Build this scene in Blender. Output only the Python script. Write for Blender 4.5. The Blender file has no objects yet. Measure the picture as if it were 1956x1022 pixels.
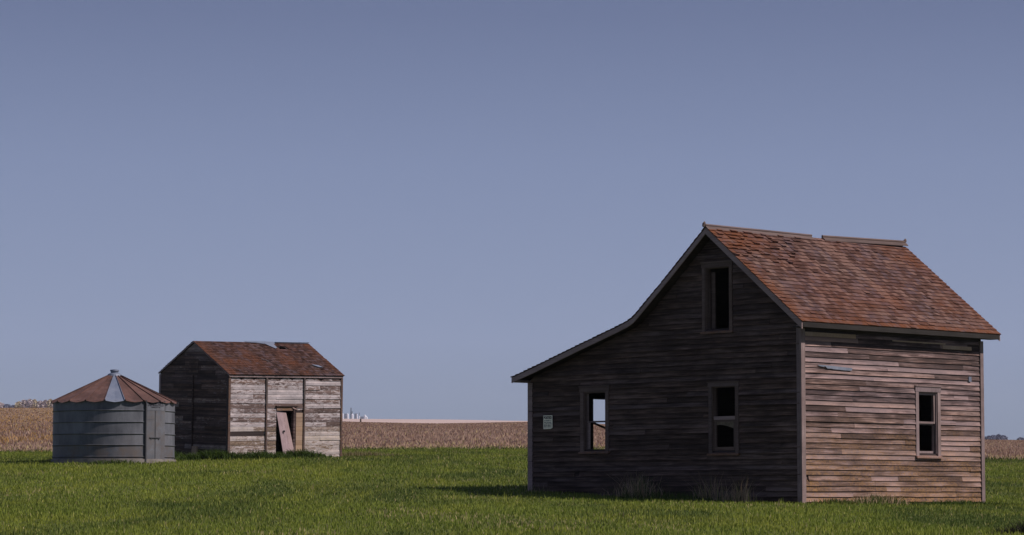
import bpy, math, random
import numpy as np
from mathutils import Vector, Matrix
random.seed(7)
rng = np.random.default_rng(11)
SC = bpy.context.scene
COL = SC.collection
R = math.radians

# ---------------------------------------------------------------- camera, sky, sun, exposure
cam_d = bpy.data.cameras.new("camera")
cam = bpy.data.objects.new("camera", cam_d)
COL.objects.link(cam)
cam.location = (0, 0, 1.6)
cam.rotation_euler = (R(90 + 4.6477), 0, 0)
cam_d.sensor_width = 36
cam_d.lens = 99.387
cam_d.clip_start = 0.5
cam_d.clip_end = 30000
SC.camera = cam

SUN_EL, SUN_AZ = 46.0, -16.0          # elevation; azimuth measured from +X (right), negative = towards the viewer
sun_d = bpy.data.lights.new("sun", 'SUN')
sun = bpy.data.objects.new("sun", sun_d)
COL.objects.link(sun)
sdir = Vector((math.cos(R(SUN_EL)) * math.cos(R(SUN_AZ)), math.cos(R(SUN_EL)) * math.sin(R(SUN_AZ)), math.sin(R(SUN_EL))))
sun.rotation_euler = sdir.to_track_quat('Z', 'Y').to_euler()
sun.location = (40, 20, 40)
sun_d.energy = 4.6
sun_d.angle = R(2.0)
sun_d.color = (1.0, 0.90, 0.86)

world = bpy.data.worlds.new("World")
SC.world = world
world.use_nodes = True
wt = world.node_tree
wt.nodes.clear()
wo = wt.nodes.new('ShaderNodeOutputWorld')
bg = wt.nodes.new('ShaderNodeBackground')
sky = wt.nodes.new('ShaderNodeTexSky')
sky.sky_type = 'NISHITA'
sky.sun_disc = False
sky.sun_elevation = R(SUN_EL)
sky.sun_rotation = R(90 - SUN_AZ)
tc = wt.nodes.new('ShaderNodeTexCoord')
sx = wt.nodes.new('ShaderNodeSeparateXYZ')
ramp = wt.nodes.new('ShaderNodeValToRGB')
mp = wt.nodes.new('ShaderNodeMapRange')
mp.inputs['From Min'].default_value = 0.0
mp.inputs['From Max'].default_value = 0.25
els = ramp.color_ramp.elements
els[0].position = 0.0
els[0].color = (1.68, 2.26, 3.26, 1)
els[1].position = 1.0
els[1].color = (1.05, 1.35, 2.5, 1)
for p, c in ((0.10, (2.02, 2.64, 3.95, 1)), (0.22, (2.40, 2.98, 4.70, 1)), (0.47, (1.92, 2.40, 4.05, 1)), (0.68, (1.26, 1.60, 2.95, 1))):
    e = els.new(p)
    e.color = c
mix = wt.nodes.new('ShaderNodeMix')
mix.data_type = 'RGBA'
mix.inputs[0].default_value = 0.93
wt.links.new(tc.outputs['Generated'], sx.inputs[0])
wt.links.new(sx.outputs['Z'], mp.inputs['Value'])
wt.links.new(mp.outputs[0], ramp.inputs[0])
wt.links.new(sky.outputs[0], mix.inputs[6])
wt.links.new(ramp.outputs[0], mix.inputs[7])
wt.links.new(mix.outputs[2], bg.inputs[0])
bg.inputs[1].default_value = 0.10
wt.links.new(bg.outputs[0], wo.inputs[0])

SC.view_settings.view_transform = 'Standard'
SC.view_settings.look = 'None'
SC.view_settings.exposure = 0
SC.view_settings.gamma = 1
SC.view_settings.use_curve_mapping = False

# ---------------------------------------------------------------- helpers
class MB:
    """collects faces with a per-face colour (tone, second value, stain)"""
    def __init__(s):
        s.v = []; s.f = []; s.c = []
    def face(s, pts, c=(.5, .5, 0)):
        n = len(s.v)
        s.v.extend([tuple(p) for p in pts])
        s.f.append(tuple(range(n, n + len(pts))))
        s.c.append(c)
    def hexa(s, b, t, c=(.5, .5, 0)):
        """b, t: four bottom and four top points, same winding (ccw seen from the top)"""
        n = len(s.v)
        s.v.extend([tuple(p) for p in b] + [tuple(p) for p in t])
        for q in ((3, 2, 1, 0), (4, 5, 6, 7), (0, 1, 5, 4), (1, 2, 6, 5), (2, 3, 7, 6), (3, 0, 4, 7)):
            s.f.append(tuple(n + i for i in q)); s.c.append(c)
    def box(s, x0, x1, y0, y1, z0, z1, c=(.5, .5, 0)):
        s.hexa([(x0, y0, z0), (x1, y0, z0), (x1, y1, z0), (x0, y1, z0)],
               [(x0, y0, z1), (x1, y0, z1), (x1, y1, z1), (x0, y1, z1)], c)
    def bar(s, p, q, w, h, up=(0, 0, 1), c=(.5, .5, 0)):
        p = Vector(p); q = Vector(q); d = (q - p).normalized(); up = Vector(up)
        a = d.cross(up)
        if a.length < 1e-4: a = d.cross(Vector((1, 0, 0)))
        a.normalize(); b = a.cross(d).normalized()
        a *= w / 2; b *= h / 2
        s.hexa([p - a - b, p + a - b, p + a + b, p - a + b], [q - a - b, q + a - b, q + a + b, q - a + b], c)
    def tube(s, p, q, r0, r1, n=10, c=(.5, .5, 0), caps=True):
        p = Vector(p); q = Vector(q); d = (q - p).normalized()
        a = d.orthogonal().normalized(); b = d.cross(a)
        k = len(s.v)
        for (o, r) in ((p, r0), (q, r1)):
            for i in range(n):
                t = 2 * math.pi * i / n
                s.v.append(tuple(o + (a * math.cos(t) + b * math.sin(t)) * r))
        for i in range(n):
            j = (i + 1) % n
            s.f.append((k + i, k + j, k + n + j, k + n + i)); s.c.append(c)
        if caps:
            s.f.append(tuple(k + n - 1 - i for i in range(n))); s.c.append(c)
            s.f.append(tuple(k + n + i for i in range(n))); s.c.append(c)
    def build(s, name, mat, parent=None, smooth=False, **kw):
        me = bpy.data.meshes.new(name)
        me.from_pydata(s.v, [], s.f)
        at = me.color_attributes.new("tone", 'FLOAT_COLOR', 'CORNER')
        buf = []
        for f, c in zip(s.f, s.c):
            buf.extend((c[0], c[1], c[2], 1.0) * len(f))
        at.data.foreach_set("color", buf)
        if smooth:
            me.polygons.foreach_set("use_smooth", [True] * len(me.polygons))
        me.materials.append(mat)
        me.update()
        o = bpy.data.objects.new(name, me)
        COL.objects.link(o)
        if parent: o.parent = parent
        tag(o, **kw)
        return o

def tag(o, label=None, cat=None, group=None, kind=None):
    if label: o["label"] = label
    if cat: o["category"] = cat
    if group: o["group"] = group
    if kind: o["kind"] = kind
    return o

def empty(name, loc, rot=(0, 0, 0), **kw):
    o = bpy.data.objects.new(name, None)
    o.empty_display_size = 0.3
    COL.objects.link(o)
    o.location = loc; o.rotation_euler = rot
    return tag(o, **kw)

def rc(): return (random.random(), random.random(), 0.0)

# ---------------------------------------------------------------- materials
class NT:
    def __init__(s, name, rough=0.85, spec=0.2, metal=0.0):
        s.m = bpy.data.materials.new(name); s.m.use_nodes = True
        s.t = s.m.node_tree
        s.b = s.t.nodes['Principled BSDF']
        s.b.inputs['Roughness'].default_value = rough
        s.b.inputs['Specular IOR Level'].default_value = spec
        s.b.inputs['Metallic'].default_value = metal
    def n(s, t, **kw):
        nd = s.t.nodes.new(t)
        for k, v in kw.items(): setattr(nd, k, v)
        return nd
    def l(s, a, b): s.t.links.new(a, b)
    def attr(s):
        a = s.n('ShaderNodeAttribute', attribute_name="tone")
        x = s.n('ShaderNodeSeparateColor'); s.l(a.outputs['Color'], x.inputs[0])
        return x.outputs[0], x.outputs[1], x.outputs[2]
    def noise(s, scale, stretch=(1, 1, 1), detail=4, rough=.6, off=None, dist=0.0):
        c = s.n('ShaderNodeTexCoord'); m = s.n('ShaderNodeMapping')
        m.inputs['Scale'].default_value = stretch
        s.l(c.outputs['Object'], m.inputs['Vector'])
        if off is not None:
            k = s.n('ShaderNodeMath', operation='MULTIPLY'); k.inputs[1].default_value = 57.0
            s.l(off, k.inputs[0])
            cb = s.n('ShaderNodeCombineXYZ'); s.l(k.outputs[0], cb.inputs[0]); s.l(k.outputs[0], cb.inputs[1])
            s.l(cb.outputs[0], m.inputs['Location'])
        nz = s.n('ShaderNodeTexNoise')
        nz.inputs['Scale'].default_value = scale; nz.inputs['Detail'].default_value = detail
        nz.inputs['Roughness'].default_value = rough; nz.inputs['Distortion'].default_value = dist
        s.l(m.outputs[0], nz.inputs['Vector'])
        return nz.outputs[0]
    def ramp(s, v, stops, interp='LINEAR'):
        r = s.n('ShaderNodeValToRGB'); r.color_ramp.interpolation = interp
        e = r.color_ramp.elements
        e[0].position = stops[0][0]; e[0].color = (*stops[0][1], 1)
        e[1].position = stops[-1][0]; e[1].color = (*stops[-1][1], 1)
        for p, c in stops[1:-1]:
            k = e.new(p); k.color = (*c, 1)
        s.l(v, r.inputs[0]); return r.outputs[0]
    def rng(s, v, a, b, c=0., d=1.):
        m = s.n('ShaderNodeMapRange'); s.l(v, m.inputs[0])
        for i, x in enumerate((a, b, c, d)): m.inputs[i + 1].default_value = x
        return m.outputs[0]
    def math(s, op, a, b=None):
        m = s.n('ShaderNodeMath', operation=op)
        for i, x in enumerate((a, b)):
            if x is None: continue
            if isinstance(x, (int, float)): m.inputs[i].default_value = x
            else: s.l(x, m.inputs[i])
        return m.outputs[0]
    def mix(s, f, a, b, blend='MIX'):
        m = s.n('ShaderNodeMix', data_type='RGBA', blend_type=blend)
        for i, x in ((0, f), (6, a), (7, b)):
            if isinstance(x, (int, float)): m.inputs[i].default_value = x
            elif isinstance(x, tuple): m.inputs[i].default_value = (*x, 1)
            else: s.l(x, m.inputs[i])
        return m.outputs[2]
    def out(s, col, bump=None, bs=0.3, bd=0.01):
        s.l(col, s.b.inputs['Base Color'])
        if bump is not None:
            b = s.n('ShaderNodeBump'); b.inputs['Strength'].default_value = bs; b.inputs['Distance'].default_value = bd
            s.l(bump, b.inputs['Height']); s.l(b.outputs[0], s.b.inputs['Normal'])
        return s.m

def wood(name, dark, mid, light, stain=(.21, .085, .03), grain=(1, 1, 26), gscale=1.6, lo=.32, hi=.72, tonevar=.5, paint=None, expo=None, edge_gain=.5, pth=(.46, .54), pvar=.28):
    n = NT(name)
    r, g, b = n.attr()
    g1 = n.noise(gscale, grain, 5, .65, r)
    g2 = n.noise(.9, (1, 1, 2.5), 3, .6, g)
    v = n.math('ADD', n.math('MULTIPLY', g1, .55), n.math('MULTIPLY', g2, .45))
    v = n.math('ADD', v, n.math('MULTIPLY', n.math('SUBTRACT', r, .5), tonevar * .5))
    c = n.ramp(v, [(lo, dark), ((lo + hi) / 2, mid), (hi, light)])
    hue = n.mix(n.rng(g, .0, 1.0, 0, .8), (.97, .96, 1.05), (1.09, .98, .88))
    c = n.mix(1.0, c, hue, 'MULTIPLY')
    if paint:
        p = n.noise(5.0, (1.0, 1.0, 3.4), 6, .78, g, .6)
        p = n.math('ADD', p, n.math('MULTIPLY', n.math('SUBTRACT', r, .5), pvar))
        c = n.mix(n.rng(p, pth[0], pth[1], 0, .95), c, n.mix(n.rng(n.noise(2.2, (1, 1, 2), 4, .7), .35, .65), paint, tuple(x * .60 for x in paint)))
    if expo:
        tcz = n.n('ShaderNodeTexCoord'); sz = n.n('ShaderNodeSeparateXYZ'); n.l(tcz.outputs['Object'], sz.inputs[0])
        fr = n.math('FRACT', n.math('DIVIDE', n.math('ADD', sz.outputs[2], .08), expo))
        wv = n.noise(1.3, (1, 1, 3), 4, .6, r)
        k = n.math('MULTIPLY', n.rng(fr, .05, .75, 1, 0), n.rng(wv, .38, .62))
        c = n.mix(n.math('MULTIPLY', k, edge_gain), c, n.mix(1.0, c, (1.9, 1.75, 1.62), 'MULTIPLY'))  # each board lighter along its lower edge
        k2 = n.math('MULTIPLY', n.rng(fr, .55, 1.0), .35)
        c = n.mix(k2, c, n.mix(1.0, c, (.45, .40, .40), 'MULTIPLY'))  # and darker along its upper edge
    fine = n.noise(60, (1, 1, 1), 2, .5)
    c = n.mix(n.rng(fine, .35, .7, 0, .35), c, n.mix(1.0, c, (1.7, 1.62, 1.6), 'MULTIPLY'))
    sp = n.noise(16, (1, 1, 1.8), 4, .75)
    sf = n.math('MULTIPLY', n.rng(sp, .38, .6), b)
    c = n.mix(sf, c, n.mix(n.rng(fine, .4, .6), stain, tuple(x * 1.6 for x in stain)))
    return n.out(c, g1, .35, .006)

M = {}
M['siding'] = wood('weathered_siding', (.038, .027, .025), (.086, .062, .057), (.190, .145, .136), tonevar=.46, expo=.1125, edge_gain=1.0, lo=.41, hi=.60, stain=(.23, .125, .045))
M['gable_siding'] = wood('shaded_weathered_siding', (.027, .018, .014), (.062, .043, .035), (.118, .087, .074), tonevar=.28, expo=.1135, edge_gain=.6, lo=.39, hi=.62)  # darker copy of the siding, the gable's shade put into the colour
M['trim'] = wood('grey_trim_board', (.11, .086, .080), (.19, .15, .145), (.29, .24, .235), grain=(26, 26, 1.2), tonevar=.35)
M['rake'] = wood('rake_board', (.17, .13, .118), (.27, .21, .19), (.37, .30, .28), tonevar=.35)
M['casing'] = wood('dark_window_casing', (.07, .052, .044), (.115, .085, .072), (.17, .13, .115), tonevar=.35)
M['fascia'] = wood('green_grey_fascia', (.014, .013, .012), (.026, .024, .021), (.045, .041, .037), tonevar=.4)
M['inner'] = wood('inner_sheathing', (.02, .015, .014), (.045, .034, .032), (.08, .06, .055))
M['deck'] = wood('roof_deck', (.02, .015, .013), (.04, .03, .027), (.06, .045, .04))
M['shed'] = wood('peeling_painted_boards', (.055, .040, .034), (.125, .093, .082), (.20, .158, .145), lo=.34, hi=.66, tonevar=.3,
                 paint=(.43, .39, .40), stain=(.36, .28, .16), expo=.149, edge_gain=.4)
M['shed_gable'] = wood('dark_peeling_boards', (.036, .026, .021), (.090, .066, .055), (.175, .138, .120), tonevar=.6, expo=.149, edge_gain=1.0, paint=(.27, .225, .20), pth=(.54, .64), pvar=.3)
M['batten'] = wood('grey_brown_battens', (.045, .038, .036), (.078, .067, .064), (.13, .115, .110), tonevar=.5)
M['tan'] = wood('bare_tan_panel', (.22, .155, .10), (.30, .22, .15), (.38, .29, .21), tonevar=.3)
M['door_wood'] = wood('pinkish_door_boards', (.20, .155, .155), (.29, .225, .225), (.36, .29, .29), grain=(14, 14, 1), tonevar=.3)

def shingle_mat(name, a, b, c, rust):
    n = NT(name, .9, .12)
    r, g, s = n.attr()
    nz = n.noise(9, (1, 4, 1), 4, .65, r)
    v = n.math('ADD', n.math('MULTIPLY', nz, .45), n.math('MULTIPLY', r, .55))
    col = n.ramp(v, [(.15, a), (.5, b), (.85, c)])
    col = n.mix(n.rng(g, .55, 1.0, 0, .55), col, (.105, .078, .088))
    big = n.noise(.55, (1, 1, 1), 3, .6)
    col = n.mix(n.rng(big, .35, .7, 0, .6), col, n.mix(1.0, col, (1.15, .86, .76), 'MULTIPLY'))
    rs = n.noise(7, (1, 1, 1), 4, .7)
    f = n.math('MULTIPLY', n.rng(rs, .33, .56), s)
    col = n.mix(f, col, rust)
    return n.out(col, nz, .3, .004)
M['shingle'] = shingle_mat('weathered_red_shingles', (.044, .023, .018), (.092, .050, .039), (.185, .118, .096), (.135, .050, .023))
M['shed_shingle'] = shingle_mat('dark_red_shed_shingles', (.024, .014, .012), (.050, .027, .021), (.088, .050, .040), (.105, .040, .02))

def metal_mat(name, c1, c2, c3, rough=.55, metal=.35, rust=None, streak=True):
    n = NT(name, rough, .35, metal)
    r, g, s = n.attr()
    a = n.noise(1.1, (1, 1, .9), 5, .65)
    st = n.noise(5, (1, 1, .25), 4, .7)
    v = n.math('ADD', n.math('MULTIPLY', a, .6), n.math('MULTIPLY', st, .4))
    v = n.math('ADD', v, n.math('MULTIPLY', n.math('SUBTRACT', r, .5), .12))
    col = n.ramp(v, [(.36, c1), (.5, c2), (.66, c3)])
    fine = n.noise(45, (1, 1, 1), 2, .6)
    col = n.mix(n.rng(fine, .35, .7, 0, .3), col, n.mix(1.0, col, (1.5, 1.5, 1.5), 'MULTIPLY'))
    if rust:
        f = n.math('MULTIPLY', n.rng(n.noise(3, (1, 1, 1), 5, .7), .4, .65), s)
        col = n.mix(f, col, rust)
    return n.out(col, a, .2, .01)
M['galv'] = metal_mat('dull_galvanised_steel', (.066, .070, .082), (.104, .109, .125), (.150, .156, .174), .6, .2, rust=(.12, .10, .09))
M['galv_light'] = metal_mat('pale_galvanised_sheet', (.095, .115, .16), (.135, .158, .21), (.18, .20, .25), .6, .15)
M['galv_dark'] = metal_mat('dark_steel_strap', (.04, .04, .045), (.065, .065, .07), (.1, .1, .11))
M['rust_roof'] = metal_mat('rusty_roof_sheet', (.052, .027, .022), (.090, .045, .036), (.145, .078, .064), .85, .05)
M['blue'] = metal_mat('faded_blue_tin', (.10, .115, .155), (.145, .165, .21), (.20, .22, .27), .8, .05)

def flat_mat(name, c, rough=.8, var=.25, scale=6):
    n = NT(name, rough)
    a = n.noise(scale, (1, 1, 1), 4, .6)
    col = n.mix(n.rng(a, .3, .7), tuple(x * (1 - var) for x in c), tuple(x * (1 + var) for x in c))
    return n.out(col)
M['paper'] = flat_mat('weathered_paper', (.92, .86, .66), .8, .15, 14)
M['ink'] = flat_mat('black_ink', (.045, .04, .05), .8, .3)
M['dim_ink'] = flat_mat('faded_black_paint', (.022, .02, .028), .8, .3)
M['concrete'] = flat_mat('pale_footing', (.20, .18, .16), .9, .3, 4)
M['bark'] = flat_mat('grey_bark', (.10, .085, .08))
M['far_leaf'] = flat_mat('hazy_autumn_leaves', (.30, .25, .27), .9, .5, .6)
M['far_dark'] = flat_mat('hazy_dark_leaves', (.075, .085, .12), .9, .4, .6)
M['white_steel'] = flat_mat('white_silo_steel', (.75, .76, .80), .6, .08, .2)
M['grey_steel'] = flat_mat('blue_grey_cladding', (.13, .15, .20), .7, .2, .2)
M['dark_tower'] = flat_mat('dark_slate_cladding', (.055, .085, .12), .7, .2, .2)
M['shade_cloth'] = flat_mat('torn_tan_blind', (.15, .12, .085), .9, .3, 8)

def ground_mat(name, cols, scale1, scale2, stretch=(1, .35, 1)):
    n = NT(name, .95, .05)
    a = n.noise(scale1, stretch, 6, .65); b = n.noise(scale2, (1, 1, 1), 4, .7)
    v = n.math('ADD', n.math('MULTIPLY', a, .55), n.math('MULTIPLY', b, .45))
    return n.out(n.ramp(v, [(.34, cols[0]), (.5, cols[1]), (.66, cols[2])]), b, .5, .05)
M['green_ground'] = ground_mat('grassy_soil', [(.055, .068, .020), (.085, .100, .028), (.115, .13, .036)], .25, 6)
M['brown_ground'] = ground_mat('dry_field_soil', [(.17, .112, .072), (.235, .16, .105), (.30, .215, .145)], .12, 2.5)
M['far_ground'] = ground_mat('pale_stubble_field', [(.40, .31, .28), (.47, .365, .33), (.54, .43, .40)], .01, .2)

def blade_mat(name, trans=True):
    n = NT(name, .7, .15)
    a = n.n('ShaderNodeAttribute', attribute_name="tone")
    n.l(a.outputs['Color'], n.b.inputs['Base Color'])
    if trans:
        t = n.n('ShaderNodeBsdfTranslucent'); n.l(a.outputs['Color'], t.inputs[0])
        m = n.n('ShaderNodeMixShader'); m.inputs[0].default_value = .42
        o = [x for x in n.t.nodes if x.type == 'OUTPUT_MATERIAL'][0]
        n.l(n.b.outputs[0], m.inputs[1]); n.l(t.outputs[0], m.inputs[2]); n.l(m.outputs[0], o.inputs[0])
    return n.m
M['blade'] = blade_mat('grass_blades')
M['stalk'] = blade_mat('dry_stalks')

# ---------------------------------------------------------------- terrain: heights at stations of distance (rows) and bearing (columns)
TS = np.array([-0.4589, -0.2552, -0.1413, -0.0811, -0.0274, 0.0067, 0.0541, 0.1024, 0.1665, 0.2448, 0.4485])
TD = np.array([0, 42, 59, 65, 76, 90, 115, 200, 300, 380, 900, 1100, 2500, 6000, 9000.])
TZ = np.array([
[0.0] * 11,
[1.044, 1.044, 1.044, 1.044, 1.044, 1.044, 1.044, 1.044, 1.029, 1.013, 1.013],
[1.47, 1.47, 1.535, 1.546, 1.535, 1.513, 1.481, 1.459, 1.361, 1.318, 1.318],
[1.672, 1.672, 1.767, 1.779, 1.779, 1.744, 1.648, 1.552, 1.433, 1.385, 1.385],
[2.09, 2.09, 2.23, 2.244, 2.244, 2.216, 2.09, 1.95, 1.88, 1.81, 1.81],
[2.76, 2.76, 2.777, 2.81, 2.827, 2.793, 2.628, 2.462, 2.346, 2.263, 2.263],
[3.422, 3.422, 3.422, 3.507, 3.549, 3.549, 3.549, 3.422, 3.125, 2.998, 2.998],
[6.688, 6.688, 6.688, 6.503, 6.356, 6.319, 6.171, 5.876, 5.063, 4.842, 4.842],
[10.951, 10.951, 11.062, 9.731, 9.398, 9.565, 9.121, 8.456, 7.681, 7.238, 7.238],
[13.304, 13.304, 13.444, 11.689, 11.338, 11.478, 10.846, 10.004, 9.162, 8.601, 8.601],
[28.987, 28.987, 29.32, 26.658, 26.325, 25.826, 23.997, 21.172, 19.345, 18.016, 18.016],
[34.666, 34.666, 35.073, 31.82, 31.413, 30.804, 28.568, 25.115, 22.882, 21.258, 21.258],
[78.137, 78.137, 79.062, 69.82, 68.896, 67.51, 62.892, 55.044, 50.891, 47.2, 47.2],
[185.289, 185.289, 186.399, 166.436, 163.11, 158.675, 148.7, 129.865, 119.898, 111.04, 111.04],
[275.47, 275.47, 277.134, 247.191, 242.202, 235.55, 220.588, 192.336, 177.385, 164.099, 164.099]])

def terr(s, d):
    s = np.clip(np.asarray(s, float), TS[0], TS[-1]); d = np.clip(np.asarray(d, float), 0, 8999.)
    i = np.clip(np.searchsorted(TS, s, side='right') - 1, 0, len(TS) - 2)
    j = np.clip(np.searchsorted(TD, d, side='right') - 1, 0, len(TD) - 2)
    a = (s - TS[i]) / (TS[i + 1] - TS[i]); b = (d - TD[j]) / (TD[j + 1] - TD[j])
    a = a * a * (3 - 2 * a) * .5 + a * .5
    return (TZ[j, i] * (1 - a) + TZ[j, i + 1] * a) * (1 - b) + (TZ[j + 1, i] * (1 - a) + TZ[j + 1, i + 1] * a) * b

def gz(x, y):
    return float(terr(x / max(y, 1e-3), y))

def fbm(x, y, seed=0, octs=4):
    x = np.asarray(x, float); y = np.asarray(y, float); out = np.zeros_like(x); amp = 1; tot = 0
    r = np.random.default_rng(seed); P = r.random((64, 64))
    for k in range(octs):
        xi = np.floor(x).astype(int); yi = np.floor(y).astype(int); fx = x - xi; fy = y - yi
        fx = fx * fx * (3 - 2 * fx); fy = fy * fy * (3 - 2 * fy)
        g = lambda a, b: P[a % 64, b % 64]
        v = (g(xi, yi) * (1 - fx) + g(xi + 1, yi) * fx) * (1 - fy) + (g(xi, yi + 1) * (1 - fx) + g(xi + 1, yi + 1) * fx) * fy
        out += v * amp; tot += amp; amp *= .5; x = x * 2 + 13.1; y = y * 2 + 7.7
    return out / tot

def sheet(name, mat, ds, smax, ns, **kw):
    ss = np.linspace(-smax, smax, ns)
    vs = []; fs = []
    for d in ds:
        wy = np.full(ns, d); wx = ss * max(d, 8.0)
        z = terr(ss, wy)
        if d < 40:
            wx = ss * 40 + 0 * wx if d < 40 else wx
            z = terr(wx / 40.0, wy) * 1.0
        for a, b, c in zip(wx, wy, z): vs.append((a, b, c))
    nr = len(ds)
    for j in range(nr - 1):
        for i in range(ns - 1):
            k = j * ns + i
            fs.append((k, k + 1, k + ns + 1, k + ns))
    me = bpy.data.meshes.new(name); me.from_pydata(vs, [], fs); me.materials.append(mat)
    me.polygons.foreach_set("use_smooth", [True] * len(fs)); me.update()
    o = bpy.data.objects.new(name, me); COL.objects.link(o)
    return tag(o, kind='structure', **kw)
d_green = [-30, 0, 10, 20, 30, 40] + list(np.arange(42, 116, 1.0))
sheet('ground', M['green_ground'], d_green, .45, 181)
sheet('brown_field', M['brown_ground'], list(np.linspace(115, 300, 40)) + list(np.linspace(310, 385, 8)), .45, 181)
sheet('far_field', M['far_ground'], [385] + list(np.linspace(400, 1100, 20)) + list(np.linspace(1200, 9000, 30)), .45, 181)

# ---------------------------------------------------------------- grass and stalks (uncountable)
HA = Vector((6.032, 59.0, 1.4698)); HROT = R(44.345)
SA = Vector((-9.030, 90.0, 2.7934)); SROT = R(43.0)
BC = Vector((-12.233, 87.0, 2.7215)); BR = 1.853

def inside_box(x, y, A, rot, L, W, m=0.0):
    dx = x - A.x; dy = y - A.y
    a = dx * math.cos(rot) + dy * math.sin(rot); b = -dx * math.sin(rot) + dy * math.cos(rot)
    return (a > m) & (a < L - m) & (b > m) & (b < W - m)

def blades(name, x, y, z, h, w, col, lean=.35, mat=None, curve=True, **kw):
    n = len(x)
    ang = rng.random(n) * 2 * np.pi
    la = rng.random(n) * 2 * np.pi; ll = np.abs(rng.normal(0, lean, n)) * h
    dx = np.cos(ang) * w / 2; dy = np.sin(ang) * w / 2
    lx = np.cos(la) * ll; ly = np.sin(la) * ll
    V = np.zeros((n, 5, 3))
    V[:, 0] = np.c_[x - dx, y - dy, z - .02]; V[:, 1] = np.c_[x + dx, y + dy, z - .02]
    V[:, 2] = np.c_[x + dx * .75 + lx * .35, y + dy * .75 + ly * .35, z + h * .55]
    V[:, 3] = np.c_[x - dx * .75 + lx * .35, y - dy * .75 + ly * .35, z + h * .55]
    V[:, 4] = np.c_[x + lx, y + ly, z + h]
    me = bpy.data.meshes.new(name)
    me.vertices.add(n * 5); me.vertices.foreach_set("co", V.ravel())
    base = np.arange(n) * 5
    loops = np.stack([base, base + 1, base + 2, base + 3, base + 3, base + 2, base + 4], 1).ravel()
    me.loops.add(n * 7); me.loops.foreach_set("vertex_index", loops.astype(np.int32))
    st = np.stack([np.arange(n) * 7, np.arange(n) * 7 + 4], 1).ravel()
    me.polygons.add(n * 2); me.polygons.foreach_set("loop_start", st.astype(np.int32))
    try: me.polygons.foreach_set("loop_total", np.tile([4, 3], n).astype(np.int32))
    except Exception: pass
    me.update(calc_edges=True)
    at = me.color_attributes.new("tone", 'FLOAT_COLOR', 'POINT')
    C = np.ones((n, 5, 4)); C[:, :, :3] = col[:, None, :]
    at.data.foreach_set("color", C.ravel().astype(np.float32))
    me.materials.append(mat or M['blade'])
    o = bpy.data.objects.new(name, me); COL.objects.link(o)
    return tag(o, **kw)

# green grass
n = 440000
dd = 34 + (117 - 34) * rng.random(n) ** 1.02
ss = (rng.random(n) * 2 - 1) * .29
x = ss * dd; y = dd
keep = ~(inside_box(x, y, HA, HROT, 6.27, 8.04) | inside_box(x, y, SA, SROT, 4.62, 3.69) | ((x - BC.x) ** 2 + (y - BC.y) ** 2 < BR ** 2))
x, y, ss = x[keep], y[keep], ss[keep]; n = len(x)
c1 = fbm(x * .35, y * .12, 1); c2 = fbm(x * 1.3, y * .6, 2); c3 = fbm(x * .9 + 50, y * .35, 5)
h = (.028 + .046 * rng.random(n)) * (.55 + 1.0 * c2) * (1 + .5 * (y > 70) * c1)
tall = rng.random(n) < .012 + .03 * (c3 > .6)
h[tall] *= 1.9
w = .010 + .008 * rng.random(n) + y * .00012
G = np.array([[.185, .230, .038], [.290, .310, .046], [.100, .138, .032], [.37, .36, .10], [.44, .36, .18]])
k = np.clip((c1 - .48) * 6.0 + .55 + rng.normal(0, .16, n), 0, 1)[:, None]
col = G[2] * (1 - k) + G[0] * k
yel = np.clip((c3 - .45) * 2.6 + rng.normal(0, .3, n), 0, 1)[:, None]
col = col * (1 - yel * .75) + G[1] * yel * .75
m = (rng.random(n) < .045); col[m] = G[3]
m = (rng.random(n) < .010 + .16 * np.clip((fbm(x * .55 + 31, y * .3, 21) - .63) * 8, 0, 1)); col[m] = G[4]
far = np.clip((y - 95) / 20, 0, 1)[:, None]
col = col * (1 - far * .3) + np.array([.06, .085, .022]) * far * .3
col = col * (.8 + .4 * rng.random((n, 1)))
blades('grass', x, y, terr(ss, y), h, w, col, mat=M['blade'], kind='stuff', label='short green grass covering the yard around the buildings')

# brown field stalks
n = 300000
dd = 113 + (385 - 113) * rng.random(n) ** 1.25
ss = (rng.random(n) * 2 - 1) * .29
x = ss * dd; y = dd
c1 = fbm(x * .05, y * .025, 8); c2 = fbm(x * .3, y * .12, 9); c3 = fbm(x * .12 + 9, y * .05, 12)
edge = np.clip(1 - (y - 113) / 16, 0, 1)
h = (.09 + .16 * rng.random(n)) * (.6 + .8 * c2) * (1 - .45 * edge) * np.clip(1.25 - (y - 113) / 180, .2, 1)
w = .03 + .03 * rng.random(n) + y * .00018
B = np.array([[.28, .178, .130], [.40, .280, .210], [.19, .115, .085], [.50, .41, .20], [.40, .25, .10], [.30, .22, .19]])
k = np.clip((c1 - .5) * 2.2 + .5 + rng.normal(0, .35, n), 0, 1)[:, None]
col = B[0] * (1 - k) + B[1] * k
m = rng.random(n) < .16; col[m] = B[2]
m = rng.random(n) < .14; col[m] = B[5]
m = rng.random(n) < .05 + .38 * edge; col[m] = B[3] * .9
left = np.clip((-ss - .115) / .05, 0, 1) * np.clip((c3 - .40) * 4, 0, 1)
m = rng.random(n) < left * .5; col[m] = B[4] * (0.8 + .5 * rng.random((m.sum(), 1)))
gm = rng.random(n) < np.clip(1 - (y - 113) / 5, 0, 1) * .5; col[gm] = np.array([.07, .085, .025])
col = col * (.92 + .36 * rng.random((n, 1)))
blades('field_stalks', x, y, terr(ss, y), h, w, col, lean=.3, mat=M['stalk'], kind='stuff', label='dry brown and yellow crop stalks covering the field behind the buildings')

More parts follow.
